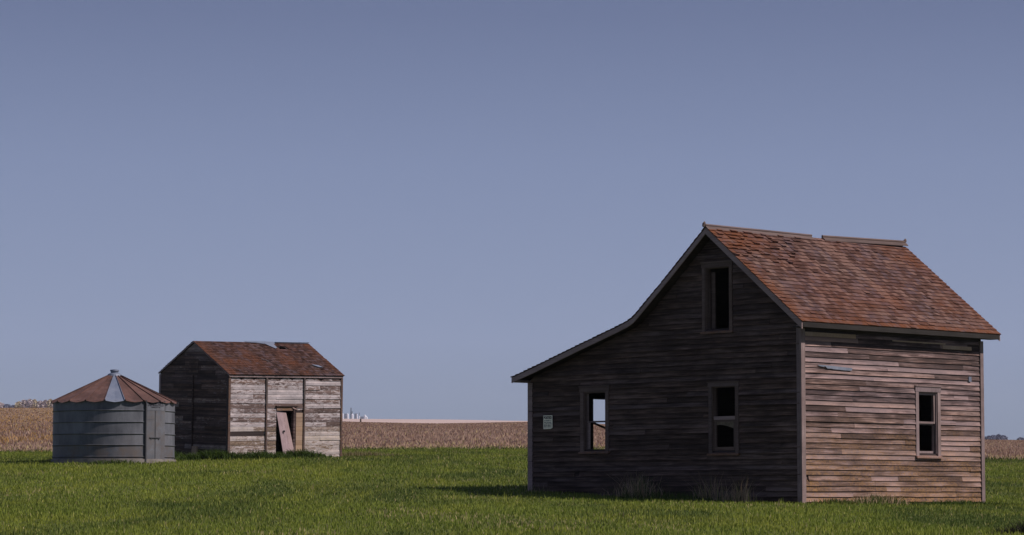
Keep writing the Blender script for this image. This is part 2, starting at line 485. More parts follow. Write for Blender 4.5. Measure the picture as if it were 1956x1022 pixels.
# ---------------------------------------------------------------- wall builders
def split_holes(a0, a1, z0, z1, holes):
    """free spans of a between the holes for a strip z0..z1"""
    spans = [(a0, a1)]
    for (h0, h1, k0, k1) in holes:
        if k1 <= z0 + 1e-4 or k0 >= z1 - 1e-4: continue
        ns = []
        for s in spans:
            if h1 <= s[0] or h0 >= s[1]: ns.append(s); continue
            if h0 > s[0]: ns.append((s[0], h0))
            if h1 < s[1]: ns.append((h1, s[1]))
        spans = ns
    return spans

def clapboards(mb, P, a_of, z0, z1, expo, holes, lap=.02, tone=None, seg=(1.2, 4.2), missing=(), specials=(), wob=.004, over=.012, stainf=None):
    """P(a, out, z) -> local point; a_of(z) -> (amin, amax) allowed at height z"""
    nrow = int(math.ceil((z1 - z0) / expo))
    cuts = sorted(set([k for h in holes for k in (h[2], h[3])]))
    for r in range(nrow):
        zb = z0 + r * expo; zt = min(zb + expo + over, z1 + over)
        if a_of(zb) is None: continue
        bands = [zb] + [c for c in cuts if zb + .012 < c < zt - over - .012] + [zt]
        # boards of this row
        lo, hi = a_of(zb)
        joints = [lo]
        a = lo + random.uniform(.3, seg[1])
        while a < hi - .3:
            joints.append(a); a += random.uniform(*seg)
        joints.append(hi)
        wtop = random.uniform(-wob, wob)
        for ja, jb in zip(joints[:-1], joints[1:]):
            c0 = rc() if tone is None else tone(ja, zb)
            ex = random.uniform(-.003, .006) if random.random() < .85 else random.uniform(.006, .016)
            dz0 = random.uniform(-wob, wob); dz1 = random.uniform(-wob, wob)
            for b0, b1 in zip(bands[:-1], bands[1:]):
                for (s0, s1) in split_holes(ja, jb, b0, b1 - (over if b1 == zt else 0), holes):
                    s0 += .0015; s1 -= .0015
                    for (m0, m1, mz0, mz1) in missing:
                        pass
                    spans = split_holes(s0, s1, b0, b1 - over, missing)
                    for (t0, t1) in spans:
                        if t1 - t0 < .02: continue
                        ns = max(1, int((t1 - t0) / .45))
                        for i in range(ns):
                            p0 = t0 + (t1 - t0) * i / ns; p1 = t0 + (t1 - t0) * (i + 1) / ns
                            tl, th = a_of(b1) if a_of(b1) else ((p0 + p1) / 2, (p0 + p1) / 2)
                            q0 = min(max(p0, tl), th); q1 = max(min(p1, th), tl)
                            c = c0
                            for (e0, e1, ez, cc) in specials:
                                if e0 <= (p0 + p1) / 2 <= e1 and zb <= ez < zb + expo: c = cc
                            if stainf:
                                c = (c[0], c[1], max(c[2], stainf((p0 + p1) / 2, zb)))
                            f0 = (b0 - zb) / (zt - zb); f1 = (b1 - zb) / (zt - zb)
                            o0 = (lap + ex) * (1 - f0) + .004; o1 = (lap + ex) * (1 - f1) + .004
                            g = lambda t: (dz0 * (1 - (t - ja) / max(jb - ja, .1)) + dz1 * (t - ja) / max(jb - ja, .1))
                            d0 = g(p0) + .0035 * math.sin(p0 * 2.1 + r); d1 = g(p1) + .0035 * math.sin(p1 * 2.1 + r)
                            A_ = P(p0, o0, b0 + d0); B_ = P(p1, o0, b0 + d1); C_ = P(q1, o1, b1 + d1); D_ = P(q0, o1, b1 + d0)
                            mb.face([A_, B_, C_, D_], c)
                            mb.face([P(p0, 0, b0 + d0), P(p1, 0, b0 + d1), B_, A_], c)
                            if i == 0: mb.face([P(p0, 0, b0 + d0), A_, D_, P(q0, 0, b1 + d0)], c)
                            if i == ns - 1: mb.face([B_, P(p1, 0, b0 + d1), P(q1, 0, b1 + d1), C_], c)

def wall_core(mb, P, breaks, ztop, z0, holes, t0, t1, c=(.4, .5, 0)):
    """solid wall behind the boards between offsets t0 (outer, <=0) and t1 (inner, more negative)"""
    xs = sorted(set(list(breaks) + [h[0] for h in holes] + [h[1] for h in holes]))
    for a, b in zip(xs[:-1], xs[1:]):
        if b - a < 1e-5: continue
        hs = sorted([h for h in holes if h[0] <= a + 1e-6 and h[1] >= b - 1e-6], key=lambda h: h[2])
        z = z0
        segs = []
        for h in hs: segs.append((z, h[2], False)); z = h[3]
        segs.append((z, None, True))
        for (k0, k1, top) in segs:
            ta, tb = (ztop(a), ztop(b)) if top else (k1, k1)
            if not top and k1 - k0 < 1e-5: continue
            mb.hexa([P(a, t0, k0), P(b, t0, k0), P(b, t1, k0), P(a, t1, k0)],
                    [P(a, t0, ta), P(b, t0, tb), P(b, t1, tb), P(a, t1, ta)], c)

def interval_fn(prof, ztop_off=0.0):
    """prof: list of (a, z) roofline, rising then falling; returns a_of(z)"""
    amin, amax = prof[0][0], prof[-1][0]
    def f(z):
        L = None; Rr = None
        for (a0, z0), (a1, z1) in zip(prof[:-1], prof[1:]):
            if z0 <= z <= z1 and z1 > z0 and L is None: L = a0 + (a1 - a0) * (z - z0) / (z1 - z0)
            if z0 >= z >= z1 and z0 > z1: Rr = a0 + (a1 - a0) * (z0 - z) / (z0 - z1)
        if z < prof[0][1]: L = amin
        if z < prof[-1][1]: Rr = amax
        if L is None or Rr is None or Rr - L < .03: return None
        return (L, Rr)
    return f

def polyfn(prof):
    xs = [p[0] for p in prof]; zs = [p[1] for p in prof]
    return lambda a: float(np.interp(a, xs, zs))

def shingles(mb, prof, x0, x1, expo, wr=(.10, .20), stain=None, curl=None, missing=(), lift=.021, tonef=None):
    """prof: (y, z) polyline of the roof surface from eave to ridge; shingles extruded along x"""
    P = [Vector((0, y, z)) for y, z in prof]
    L = [0]
    for a, b in zip(P[:-1], P[1:]): L.append(L[-1] + (b - a).length)
    tot = L[-1]
    def at(s):
        s = min(max(s, 0), tot - 1e-6)
        i = max(k for k in range(len(L) - 1) if L[k] <= s + 1e-9)
        t = (s - L[i]) / (L[i + 1] - L[i])
        d = (P[i + 1] - P[i]).normalized()
        nrm = Vector((0, -d.z, d.y)) if d.y > 0 else Vector((0, d.z, -d.y))
        if nrm.z < 0: nrm = -nrm
        return P[i].lerp(P[i + 1], t), nrm
    nrow = int(tot / expo)
    ex = tot / nrow
    for r in range(nrow):
        s0 = r * ex
        x = x0 - random.uniform(0, wr[0])
        while x < x1:
            w = random.uniform(*wr)
            a = max(x, x0 - .01 - random.random() * .01); b = min(x + w - .004, x1 + .01)
            x += w
            if b - a < .02: continue
            skip = False
            for (mx0, mx1, ms0, ms1) in missing:
                if mx0 < (a + b) / 2 < mx1 and ms0 < s0 + ex * .5 < ms1: skip = True
            if skip: continue
            off = random.uniform(-.006, .004)
            if random.random() < .04: off -= .02
            lf = lift + random.uniform(-.003, .004)
            if random.random() < .05: lf += .012
            cu = curl((a + b) / 2, s0) if curl else 0
            if cu and random.random() < cu: lf += random.uniform(.01, .035)
            pb, nb = at(s0 + off if r else s0 - .02 + off * .3); pt, nt = at(s0 + ex * 1.12)
            if r == 0:
                d = (P[1] - P[0]).normalized(); pb = P[0] + d * (-.02 + off * .3)
            c = rc()
            if tonef: c = tonef((a + b) / 2, s0, c)
            st = stain((a + b) / 2, s0, tot) if stain else 0
            c = (c[0], c[1], min(1, max(0, st + random.uniform(-.15, .15) * (st > .02))))
            tw = random.uniform(-.003, .003)
            q = lambda xx, p, n_, h: Vector((xx, 0, 0)) + p + n_ * h
            A = q(a, pb, nb, lf + tw); B = q(b, pb, nb, lf - tw); C = q(b, pt, nt, .003); D = q(a, pt, nt, .003)
            A0 = q(a, pb, nb, 0.0); B0 = q(b, pb, nb, 0.0); C0 = q(b, pt, nt, 0.0); D0 = q(a, pt, nt, 0.0)
            mb.face([A, B, C, D], c); mb.face([A0, B0, B, A], c); mb.face([B0, C0, C, B], c); mb.face([D0, A0, A, D], c)

def slab(mb, prof, x0, x1, t, c=(.4, .5, 0)):
    """solid roof deck under a roofline polyline"""
    pts = [Vector((0, y, z)) for y, z in prof]
    dn = []
    for i, p in enumerate(pts):
        dn.append(p + Vector((0, 0, -t)))
    for i in range(len(pts) - 1):
        a, b, a2, b2 = pts[i], pts[i + 1], dn[i], dn[i + 1]
        X0 = Vector((x0, 0, 0)); X1 = Vector((x1, 0, 0))
        mb.hexa([a2 + X0, a2 + X1, b2 + X1, b2 + X0], [a + X0, a + X1, b + X1, b + X0], c)

def strip_poly(mb, prof, x0, x1, up, dn, c=(.5, .5, 0)):
    """board following a roofline, between x0 and x1, from +up above to -dn below the line (vertical)"""
    for (y0, z0), (y1, z1) in zip(prof[:-1], prof[1:]):
        mb.hexa([(x0, y0, z0 - dn), (x1, y0, z0 - dn), (x1, y1, z1 - dn), (x0, y1, z1 - dn)],
                [(x0, y0, z0 + up), (x1, y0, z0 + up), (x1, y1, z1 + up), (x0, y1, z1 + up)], c)

# ---------------------------------------------------------------- FARMHOUSE
HL, HW = 6.27, 8.04              # along the lit wall (x), along the gable wall (y)
house = empty('farmhouse', HA, (0, 0, HROT),
              label='weathered unpainted wooden farmhouse with red shingle roof and lean-to, largest building', cat='house')
ROOF_R = [(-.30, 3.78), (2.35, 5.92)]
ROOF_L = [(8.32, 2.87), (7.6, 3.08), (6.26, 3.50), (5.0, 3.885), (4.70, 3.985), (4.52, 4.065), (4.36, 4.19), (3.4, 5.0), (2.35, 5.92)]
def roofz(y): return float(np.interp(y, [-.30, 2.35] + [p[0] for p in ROOF_L[-2::-1]], [3.78, 5.92] + [p[1] for p in ROOF_L[-2::-1]]))
OFF = .11
ys = [0, 2.35, 3.4, 4.36, 4.52, 4.70, 5.0, 6.26, 7.6, HW]
gprof = [(y_, roofz(y_) - OFF) for y_ in ys]
gtop = polyfn(gprof)
g_of = interval_fn(gprof)
W_ATT = (1.95, 2.64, 3.74, 5.07)
W_MID = (1.80, 2.46, 1.12, 2.50)
W_LFT = (5.63, 6.30, 1.20, 2.48)
W_RGT = (3.95, 4.62, 1.08, 2.43)
W_BCK = (1.93, 2.95, 1.20, 2.44)     # opening in the outer lean-to wall, seen through the left window
PG = lambda a, o, z: (-o, a, z)      # gable wall: outward is -x
PR = lambda a, o, z: (a, -o, z)      # lit wall: outward is -y
PL = lambda a, o, z: (a, HW + o, z)  # lean-to outer wall
PB = lambda a, o, z: (HL + o, a, z)  # back gable wall

def flip(P):                          # reversed winding helper is not needed for Cycles, kept simple
    return P

# gable wall
def casing_hole(w, m): return (w[0] - m, w[1] + m, w[2] - m * .6, w[3] + m)
gh = [casing_hole(W_ATT, .095), casing_hole(W_MID, .10), casing_hole(W_LFT, .11)]
mb = MB()
def gtone(a, z):
    t = random.gauss(.45, .15)
    return (min(1, max(0, t)), random.random(), 0)
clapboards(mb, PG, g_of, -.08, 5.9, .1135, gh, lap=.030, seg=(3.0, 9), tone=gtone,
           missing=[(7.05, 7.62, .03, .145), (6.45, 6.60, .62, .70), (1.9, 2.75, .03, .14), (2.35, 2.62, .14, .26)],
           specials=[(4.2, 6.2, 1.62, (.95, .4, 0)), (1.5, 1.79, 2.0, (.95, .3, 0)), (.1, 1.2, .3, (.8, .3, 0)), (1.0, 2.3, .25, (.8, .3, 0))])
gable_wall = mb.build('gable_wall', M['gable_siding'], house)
mb = MB(); wall_core(mb, PG, [0.03] + ys[1:-1] + [HW - .03], lambda a: gtop(a) - .01, -.45, [W_ATT, W_MID, W_LFT], -.004, -.12)
mb.build('sheathing', M['inner'], gable_wall)

# lit side wall
r_of = lambda z: (0.0, HL) if z < 3.66 else None
mb = MB()
def rtone(a, z):
    # upper rows are browner, lower rows greyer; single boards differ a lot
    t = random.gauss(.36 if z > 2.9 else .52, .17)
    if random.random() < .08: t += .45
    return (min(1.2, max(-.1, t)), min(1, max(0, random.gauss(.5, .3))), 0)
def rstain(a, z):
    s = 0
    if z < .55 and a > 4.9: s = max(s, (.55 - z) * 1.3 * min(1, (a - 4.9)))
    if z < .14: s = max(s, .85)
    if z < .30 and 3.5 < a < 5.2: s = max(s, .6)
    if .15 < z < .48 and a < 1.1: s = max(s, .9 - a * .7)
    if .5 < z < .75 and a < 2.2: s = max(s, .5)
    s = max(s, .55 * max(0, min(1, (2.0 - z) / 1.2)) * (.4 + .6 * math.sin(a * 1.3 + z * 5) ** 2))
    return s
clapboards(mb, PR, r_of, -.08, 3.58, .1125, [casing_hole(W_RGT, .11)], lap=.023, tone=rtone, wob=.006, seg=(1.6, 6.4), stainf=rstain,
           missing=[(.13, .20, .50, .59)],
           specials=[(.1, 1.78, 3.49, (1.5, 1.0, .0)), (3.0, 4.77, 3.45, (.3, .6, 0)), (4.8, 5.88, 3.45, (1.75, 1.0, 0)), (.1, 3.1, 3.0, (1.0, .2, 0)),
                     (.1, 5.9, 2.70, (.95, .2, 0)), (2.6, 6.2, 2.62, (.9, .2, 0)), (1.6, 3.9, 2.05, (.85, .25, 0)), (.8, 2.6, 1.6, (.9, .2, 0)),
                     (4.8, 5.6, 1.18, (1.35, .2, 0)), (4.7, 6.1, 1.3, (1.1, .3, 0)), (4.7, 6.1, 1.4, (1.1, .3, 0)), (2.1, 3.0, .5, (1.1, .15, 0)),
                     (1.0, 3.0, 2.95, (1.0, .2, 0)), (5.0, 5.6, 2.35, (1.05, .2, 0)), (3.0, 3.4, .28, (1.2, .2, 0)), (0.1, 2.0, 2.5, (.4, .9, 0))])
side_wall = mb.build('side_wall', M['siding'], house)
mb = MB(); wall_core(mb, PR, [.12, HL - .03], lambda a: 3.72, -.45, [W_RGT], -.004, -.12)
mb.build('sheathing', M['inner'], side_wall)
mb = MB()
tp = [(.50, 2.905), (.53, 2.885), (.62, 2.872), (.70, 2.868), (.735, 2.885), (.77, 2.86), (.82, 2.835), (.93, 2.838), (1.02, 2.826), (1.20, 2.822), (1.38, 2.815), (1.60, 2.812), (1.635, 2.83), (1.64, 2.868), (1.50, 2.875), (1.2, 2.885), (.95, 2.897), (.7, 2.903)]
mb.face([(a, -.048, z_) for a, z_ in tp]); mb.face([(a, -.040, z_) for a, z_ in tp[::-1]])
for (a, z_), (b, z2) in zip(tp, tp[1:] + tp[:1]): mb.face([(a, -.040, z_), (b, -.040, z2), (b, -.048, z2), (a, -.048, z_)])
mb.build('exposed_tin_patch', M['blue'], side_wall, label='ragged pale blue-grey strip among the boards')
mb = MB(); mb.box(5.76, 5.86, -.042, -.03, 2.70, 2.81)
mb.build('tin_tag', M['blue'], side_wall, label='small pale blue tag near the far top corner')
mb = MB()
for x_ in np.arange(3.05, 4.75, .21):
    mb.box(x_, x_ + .2, -.040, -.026, 3.495 + random.uniform(-.004, .004), 3.522, (1.9, .6, 0))
mb.build('bare_board_edge', M['tan'], side_wall)
for (a0, a1, z_) in ((.10, 1.78, 3.505), (4.82, 5.88, 3.395)):
    mb = MB(); n_ = 7
    for i in range(n_):
        p0 = a0 + (a1 - a0) * i / n_; p1 = a0 + (a1 - a0) * (i + 1) / n_ - .001
        t_ = random.uniform(-.006, .006)
        mb.hexa([(p0, -.046, z_ + t_), (p1, -.046, z_ + t_ * .5), (p1, -.012, z_), (p0, -.012, z_)], [(p0, -.036, z_ + .082), (p1, -.036, z_ + .084), (p1, -.012, z_ + .084), (p0, -.012, z_ + .082)], (1.4, .3 + .1 * i, 0))
    mb.build('bare_board', M['tan'], side_wall, label='bright tan bare board near the eave')

# hidden sides: lean-to wall and back wall
mb = MB()
clapboards(mb, PL, lambda z: (0.0, HL) if z < 2.8 else None, -.08, 2.76, .115, [casing_hole(W_BCK, .1)], tone=rtone)
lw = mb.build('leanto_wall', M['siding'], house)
mb = MB(); wall_core(mb, PL, [.12, HL - .12], lambda a: 2.78, -.45, [W_BCK], -.004, -.12)
mb.build('sheathing', M['inner'], lw)
mb = MB()
clapboards(mb, PB, g_of, -.08, 5.9, .115, [], tone=gtone)
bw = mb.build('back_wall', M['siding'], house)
mb = MB(); wall_core(mb, PB, [0.03] + ys[1:-1] + [HW - .03], lambda a: gtop(a) - .01, -.45, [], -.004, -.12)
mb.build('sheathing', M['inner'], bw)

# interior
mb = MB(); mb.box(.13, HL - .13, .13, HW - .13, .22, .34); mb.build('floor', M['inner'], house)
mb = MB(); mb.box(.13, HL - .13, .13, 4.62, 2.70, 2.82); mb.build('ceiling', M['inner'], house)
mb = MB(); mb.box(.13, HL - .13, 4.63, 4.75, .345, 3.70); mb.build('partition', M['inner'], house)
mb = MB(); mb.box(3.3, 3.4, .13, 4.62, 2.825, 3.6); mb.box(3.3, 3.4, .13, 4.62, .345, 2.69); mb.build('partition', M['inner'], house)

# corner boards
mb = MB(); mb.box(-.042, .0, .0, .085, -.05, 3.72, (.25, .5, 0)); mb.box(-.042, .088, -.046, -.001, -.12, 3.655, (.5, .7, 0))
cb = mb.build('corner_board', M['trim'], house, label='pale grey board at the near corner')
mb = MB(); mb.box(HL - .075, HL + .042, -.046, -.001, -.1, 3.62, (.3, .5, 0)); mb.box(HL + .001, HL + .034, 0, .1, -.1, 3.62, (.5, .5, 0))
mb.build('corner_board', M['trim'], house)
mb = MB(); mb.box(-.044, -.001, HW - .11, HW + .034, -.05, 2.74, (.3, .5, 0)); mb.box(0, .1, HW + .001, HW + .034, -.05, 2.7, (.5, .5, 0))
mb.build('corner_board', M['rake'], house)

# windows -----------------------------------------------------------
def window(P, w, cas=.1, head=.12, mat='trim', sill=True, sashes=None, depth=.13, name='window', tone=(.5, .5, 0), **kw):
    a0, a1, z0, z1 = w
    def bx(mb_, x0, x1, o0, o1, k0, k1, c=tone):
        mb_.hexa([P(x0, o0, k0), P(x1, o0, k0), P(x1, o1, k0), P(x0, o1, k0)],
                 [P(x0, o0, k1), P(x1, o0, k1), P(x1, o1, k1), P(x0, o1, k1)], c)
    m = MB()
    bx(m, a0 - cas, a0 - .002, .036, -.003, z0 - .06, z1 - .001, rc())
    bx(m, a1 + .002, a1 + cas, .036, -.003, z0 - .06, z1 - .001, rc())
    bx(m, a0 - cas - .015, a1 + cas + .015, .040, -.003, z1 + .001, z1 + head, rc())
    bx(m, a0 - cas - .03, a1 + cas + .03, .055, .0, z1 + head + .002, z1 + head + .024, rc())
    # jambs
    bx(m, a0, a0 + .022, .012, -depth, z0, z1, rc()); bx(m, a1 - .022, a1, .012, -depth, z0, z1, rc())
    bx(m, a0 + .023, a1 - .023, .012, -depth, z1 - .022, z1, rc())
    # parting stops
    bx(m, a0 + .023, a0 + .038, -.035, -.05, z0, z1 - .024, rc()); bx(m, a1 - .038, a1 - .023, -.035, -.05, z0, z1 - .024, rc())
    o = m.build(name, M[mat], house, **kw)
    if sill:
        m = MB()
        n_ = 1
        m.hexa([P(a0 - cas - .02, .075, z0 - .10), P(a1 + cas + .02, .075, z0 - .10), P(a1 + cas + .02, -depth, z0 - .06), P(a0 - cas - .02, -depth, z0 - .06)],
               [P(a0 - cas - .02, .075, z0 - .062), P(a1 + cas + .02, .075, z0 - .062), P(a1 + cas + .02, -depth, z0 - .001), P(a0 - cas - .02, -depth, z0 - .001)], (.7, .8, .5))
        m.build('sill', M[mat], o)
    for s in (sashes or []):
        k0, k1, off, st = s['z0'], s['z1'], s['off'], s.get('stile', .042)
        m = MB()
        xa, xb = a0 + .024, a1 - .024
        if s.get('full', True):
            bx(m, xa, xa + st, off, off - .035, k0, k1, rc()); bx(m, xb - st, xb, off, off - .035, k0, k1, rc())
            bx(m, xa + st, xb - st, off, off - .035, k1 - st, k1, rc())
        bx(m, xa + (st if s.get('full', True) else 0), xb - (st if s.get('full', True) else 0), off, off - .035, k0, k0 + s.get('bot', st), rc())
        m.build('sash', M[s.get('mat', mat)], o)
    return o, bx

w_att, bx = window(PG, W_ATT, .085, .10, 'casing')
m = MB(); bx(m, 2.50, 2.60, -.135, -.17, 3.76, 4.98, (.5, .5, 0)); m.build('inner_casing', M['casing'], w_att)
w_mid, bx = window(PG, W_MID, .095, .08, 'casing', sashes=[dict(z0=1.785, z1=2.47, off=.0, stile=.035, full=False, bot=.075, mat='rake'), dict(z0=1.13, z1=1.80, off=-.012, stile=.06, bot=.075)])
# torn blind across the top of the lower sash
m = MB()
pts = []
for i in range(13):
    t = i / 12; a = W_MID[0] + .09 + t * (W_MID[1] - W_MID[0] - .18)
    zb = 1.60 + .08 * math.sin(min(1, t * 1.25) * math.pi / 2) - .01 * random.random()
    pts.append((a, zb))
for (a, z_), (b, z2) in zip(pts[:-1], pts[1:]):
    m.hexa([PG(a, -.022, z_), PG(b, -.022, z2), PG(b, -.027, z2), PG(a, -.027, z_)], [PG(a, -.022, 1.742), PG(b, -.022, 1.742), PG(b, -.027, 1.742), PG(a, -.027, 1.742)], (.5, .5, 0))
m.build('torn_blind', M['shade_cloth'], w_mid, label='tan remnant with a curved lower edge behind the lower sash')
w_lft, bx = window(PG, W_LFT, .105, .115, 'casing', sashes=[dict(z0=1.80, z1=2.46, off=-.055, stile=.03, full=False, bot=.035)])
m = MB(); bx(m, W_LFT[1] - .11, W_LFT[1] - .075, -.06, -.09, 1.21, 1.80, (.5, .5, 0)); bx(m, W_LFT[1] - .075, W_LFT[1] - .055, -.04, -.06, 1.21, 2.44, (.3, .5, 0)); m.build('broken_stile', M['rake'], w_lft)
w_rgt, bx = window(PR, W_RGT, .105, .11, 'trim', sashes=[dict(z0=1.74, z1=2.41, off=-.02, stile=.045, bot=.045), dict(z0=1.09, z1=1.75, off=-.056, stile=.04, bot=.05)])
wb, bx = window(PL, W_BCK, .09, .1, 'trim')
m = MB(); m.bar(PL(1.92, -.03, 1.90), PL(2.93, -.03, 1.62), .03, .045, c=(.2, .5, 0)); m.build('broken_muntin', M['inner'], wb)

# roof --------------------------------------------------------------
XA, XB = -.32, 6.60
mb = MB()
slab(mb, [(ROOF_R[0][0] + .02, ROOF_R[0][1] + .01), (2.35, 5.90)], XA + .03, XB - .02, .05)
LL = [(p[0], p[1] - .012) for p in ROOF_L]
slab(mb, LL, XA + .03, XB - .02, .05)
# rafter tails under the eave
roof = mb.build('roof', M['deck'], house)
def hst(x_, s_, tot):
    s = 0
    dx = x_ - XA
    s = max(s, 1.0 - dx / (.35 + .5 * fb(x_, s_)))            # along the near rake
    s = max(s, .9 - s_ / .22)                                  # along the eave
    s = max(s, .8 - (XB - x_) / (.35 + .4 * fb(x_ + 9, s_)))
    g = max(0, 1 - math.hypot((x_ - XA - .2) / 1.9, (tot - s_ - .45) / .75))   # curled patch by the peak
    s = max(s, min(1, g * 1.6))
    g = max(0, 1 - math.hypot((x_ - 6.2) / .55, (tot - s_ - .7) / .6))
    s = max(s, g)
    s = max(s, .55 * max(0, fb(x_ * .6 + 3, s_ * .8) - .5) * 3)
    return s
def fb(a, b): return float(fbm(np.array([a * 1.7 + 20]), np.array([b * 1.7 + 20]), 3, 3)[0])
def hcurl(x_, s_): return .75 * max(0, 1 - math.hypot((x_ - .6) / 2.2, (3.4 - s_ - .5) / 1.0))
def htone(x_, s_, c):
    if abs(x_ - 3.45 - .12 * (3.4 - s_)) < .13 and s_ > .9: return (.85 + .2 * c[0], .1, 0)       # washed streak below the gap in the ridge roll
    if s_ < .5 and x_ > 4.2: return (.5 + .5 * c[0], c[1], 0)
    return c
mb = MB(); shingles(mb, ROOF_R, XA, XB, .132, (.09, .19), stain=hst, curl=hcurl, tonef=htone)
mb.build('shingles', M['shingle'], roof)
mb = MB(); shingles(mb, ROOF_L, XA, XB, .14, (.10, .2), stain=lambda a, b, t: .5 * fb(a, b))
mb.build('shingles', M['shingle'], roof)
# ridge roll in two lengths with a gap, finials at both ends
mb = MB()
for (x0, x1, z0, z1) in ((XA - .02, 3.22, 5.955, 5.955), (3.60, XB + .02, 5.965, 6.03)):
    for sgn, ly in ((-1, .085), (1, .085)):
        k = 2.14 / 2.65 if sgn < 0 else .84
        mb.hexa([(x0, 2.35, z0 - .03), (x1, 2.35, z1 - .03), (x1, 2.35 + sgn * ly, z1 - .03 - ly * k), (x0, 2.35 + sgn * ly, z0 - .03 - ly * k)],
                [(x0, 2.35, z0 + .0), (x1, 2.35, z1 + .0), (x1, 2.35 + sgn * ly, z1 - .012 - ly * k), (x0, 2.35 + sgn * ly, z0 - .012 - ly * k)], rc())
    mb.tube((x0, 2.35, z0 + .008), (x1, 2.35, z1 + .008), .026, .026, 8, rc())
mb.build('ridge_cap', M['casing'], roof)
for xx, zz in ((XA - .05, 5.985), (XB + .01, 6.06)):
    mb = MB()
    mb.tube((xx - .03, 2.35, zz - .06), (xx, 2.35, zz), .025, .04, 8, rc()); mb.tube((xx, 2.35, zz), (xx + .02, 2.35, zz + .045), .04, .016, 8, rc())
    mb.build('finial', M['casing'], roof)
# rake boards
mb = MB()
strip_poly(mb, [(-.30, 3.765), (2.35, 5.905)], XA, XA + .028, -.0, .145, (.35, .4, 0))
mb.build('rake_board', M['rake'], house)
mb = MB()
strip_poly(mb, [(y_, z_ - .015) for y_, z_ in ROOF_L], XA, XA + .028, -.0, .115, (.5, .4, 0))
mb.build('rake_board', M['rake'], house)
mb = MB()
strip_poly(mb, [(-.30, 3.765), (2.35, 5.905)], XB - .028, XB, -.0, .14, (.3, .4, 0))
strip_poly(mb, [(y_, z_ - .015) for y_, z_ in ROOF_L], XB - .028, XB, -.0, .11, (.5, .4, 0))
mb.build('rake_board', M['rake'], house)
mb = MB()
strip_poly(mb, [(y_, z_ - .062) for y_, z_ in ((0.0, roofz(0)), (2.35, 5.92))], -.034, -.001, -.05, .16, (.3, .4, 0))
mb.build('frieze_board', M['rake'], house)
mb = MB()
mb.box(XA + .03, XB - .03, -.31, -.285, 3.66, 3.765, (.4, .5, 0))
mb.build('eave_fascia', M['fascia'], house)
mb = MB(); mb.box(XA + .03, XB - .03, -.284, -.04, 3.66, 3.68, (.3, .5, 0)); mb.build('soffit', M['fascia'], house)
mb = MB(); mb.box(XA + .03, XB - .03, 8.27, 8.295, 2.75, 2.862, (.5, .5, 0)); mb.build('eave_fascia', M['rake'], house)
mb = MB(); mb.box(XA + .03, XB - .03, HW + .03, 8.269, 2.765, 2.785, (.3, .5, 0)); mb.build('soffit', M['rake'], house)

# notice ------------------------------------------------------------
def text_mesh(name, txt, size, mat, parent, mw, loc, squash=1.0, thick=.0012):
    cu = bpy.data.curves.new(name, 'FONT'); cu.body = txt; cu.size = size; cu.extrude = thick; cu.align_x = 'CENTER'
    cu.offset = size * .03
    tmp = bpy.data.objects.new(name + '_tmp', cu); COL.objects.link(tmp)
    bpy.context.view_layer.update()
    dg = bpy.context.evaluated_depsgraph_get()
    me = bpy.data.meshes.new_from_object(tmp.evaluated_get(dg))
    bpy.data.objects.remove(tmp); bpy.data.curves.remove(cu)
    me.name = name; me.materials.clear(); me.materials.append(mat)
    o = bpy.data.objects.new(name, me); COL.objects.link(o); o.parent = parent
    o.matrix_local = Matrix.Translation(loc) @ mw @ Matrix.Diagonal((squash, 1, 1, 1))
    return o
mwG = Matrix(((0, 0, -1, 0), (-1, 0, 0, 0), (0, 1, 0, 0), (0, 0, 0, 1)))   # text facing -x, reading towards -y
notice = empty('notice_sign', HA + Matrix.Rotation(HROT, 3, 'Z') @ Vector((-.045, 7.415, 1.83)), (0, 0, HROT),
               label='small off-white paper notice nailed to the dark wall left of the see-through window', cat='sign')
mb = MB()
cpts = [(-.145, -.155), (.075, -.155), (.10, -.148), (.145, -.13), (.138, .155), (-.145, .155)]   # torn lower right corner
mb2 = [(0, -a, z_) for a, z_ in cpts]
n0 = len(mb.v)
mb.face([(-.004, p[1], p[2]) for p in mb2]); mb.face([(0.004, p[1], p[2]) for p in mb2[::-1]])
for i in range(len(mb2)):
    p, q = mb2[i], mb2[(i + 1) % len(mb2)]
    mb.face([(-.004, p[1], p[2]), (.004, p[1], p[2]), (.004, q[1], q[2]), (-.004, q[1], q[2])])
mb.build('sheet', M['paper'], notice)
text_mesh('lettering', 'POSTED', .085, M['ink'], notice, mwG, (-.007, 0.0, .075), .82)
mb = MB()
for r_, z_ in enumerate((.026, -.012, -.046, -.080, -.112)):
    a = -.115
    while a < .10:
        w_ = random.uniform(.018, .05)
        mb.box(-.0062, -.0045, -min(a + w_, .115), -a, z_, z_ + random.uniform(.011, .017), rc())
        a += w_ + random.uniform(.008, .014)
mb.build('small_print', M['dim_ink'], notice)

# ---------------------------------------------------------------- SHED
SL, SW = 4.62, 3.69
tilt = Matrix.Rotation(SROT, 4, 'Z') @ Matrix.Rotation(math.atan(.040), 4, 'X') @ Matrix.Rotation(-math.atan(.020), 4, 'Y')
shed = empty('shed', SA, tilt.to_euler(),
             label='small peeling white board shed with dark red shingle roof and leaning door', cat='shed')
SR = [(-.075, 2.712), (1.86, 3.77)]
SRb = [(3.725, 2.735), (1.86, 3.77)]
sprof = [(0, 2.70), (1.86, 3.70), (SW, 2.70)]
stop = polyfn(sprof); s_of = interval_fn(sprof)
S_DOOR = (1.92, 2.72, 0.0, 1.68)
SG = lambda a, o, z: (-o, a, z); SF = lambda a, o, z: (a, -o, z); SB = lambda a, o, z: (a, SW + o, z); SE = lambda a, o, z: (SL + o, a, z)
mb = MB()
battens = [0.0, 1.50, 3.05, SL]
def stone(a, z): return (min(1, max(0, random.gauss(.5, .2))), random.random(), .25 if z < .9 else 0)
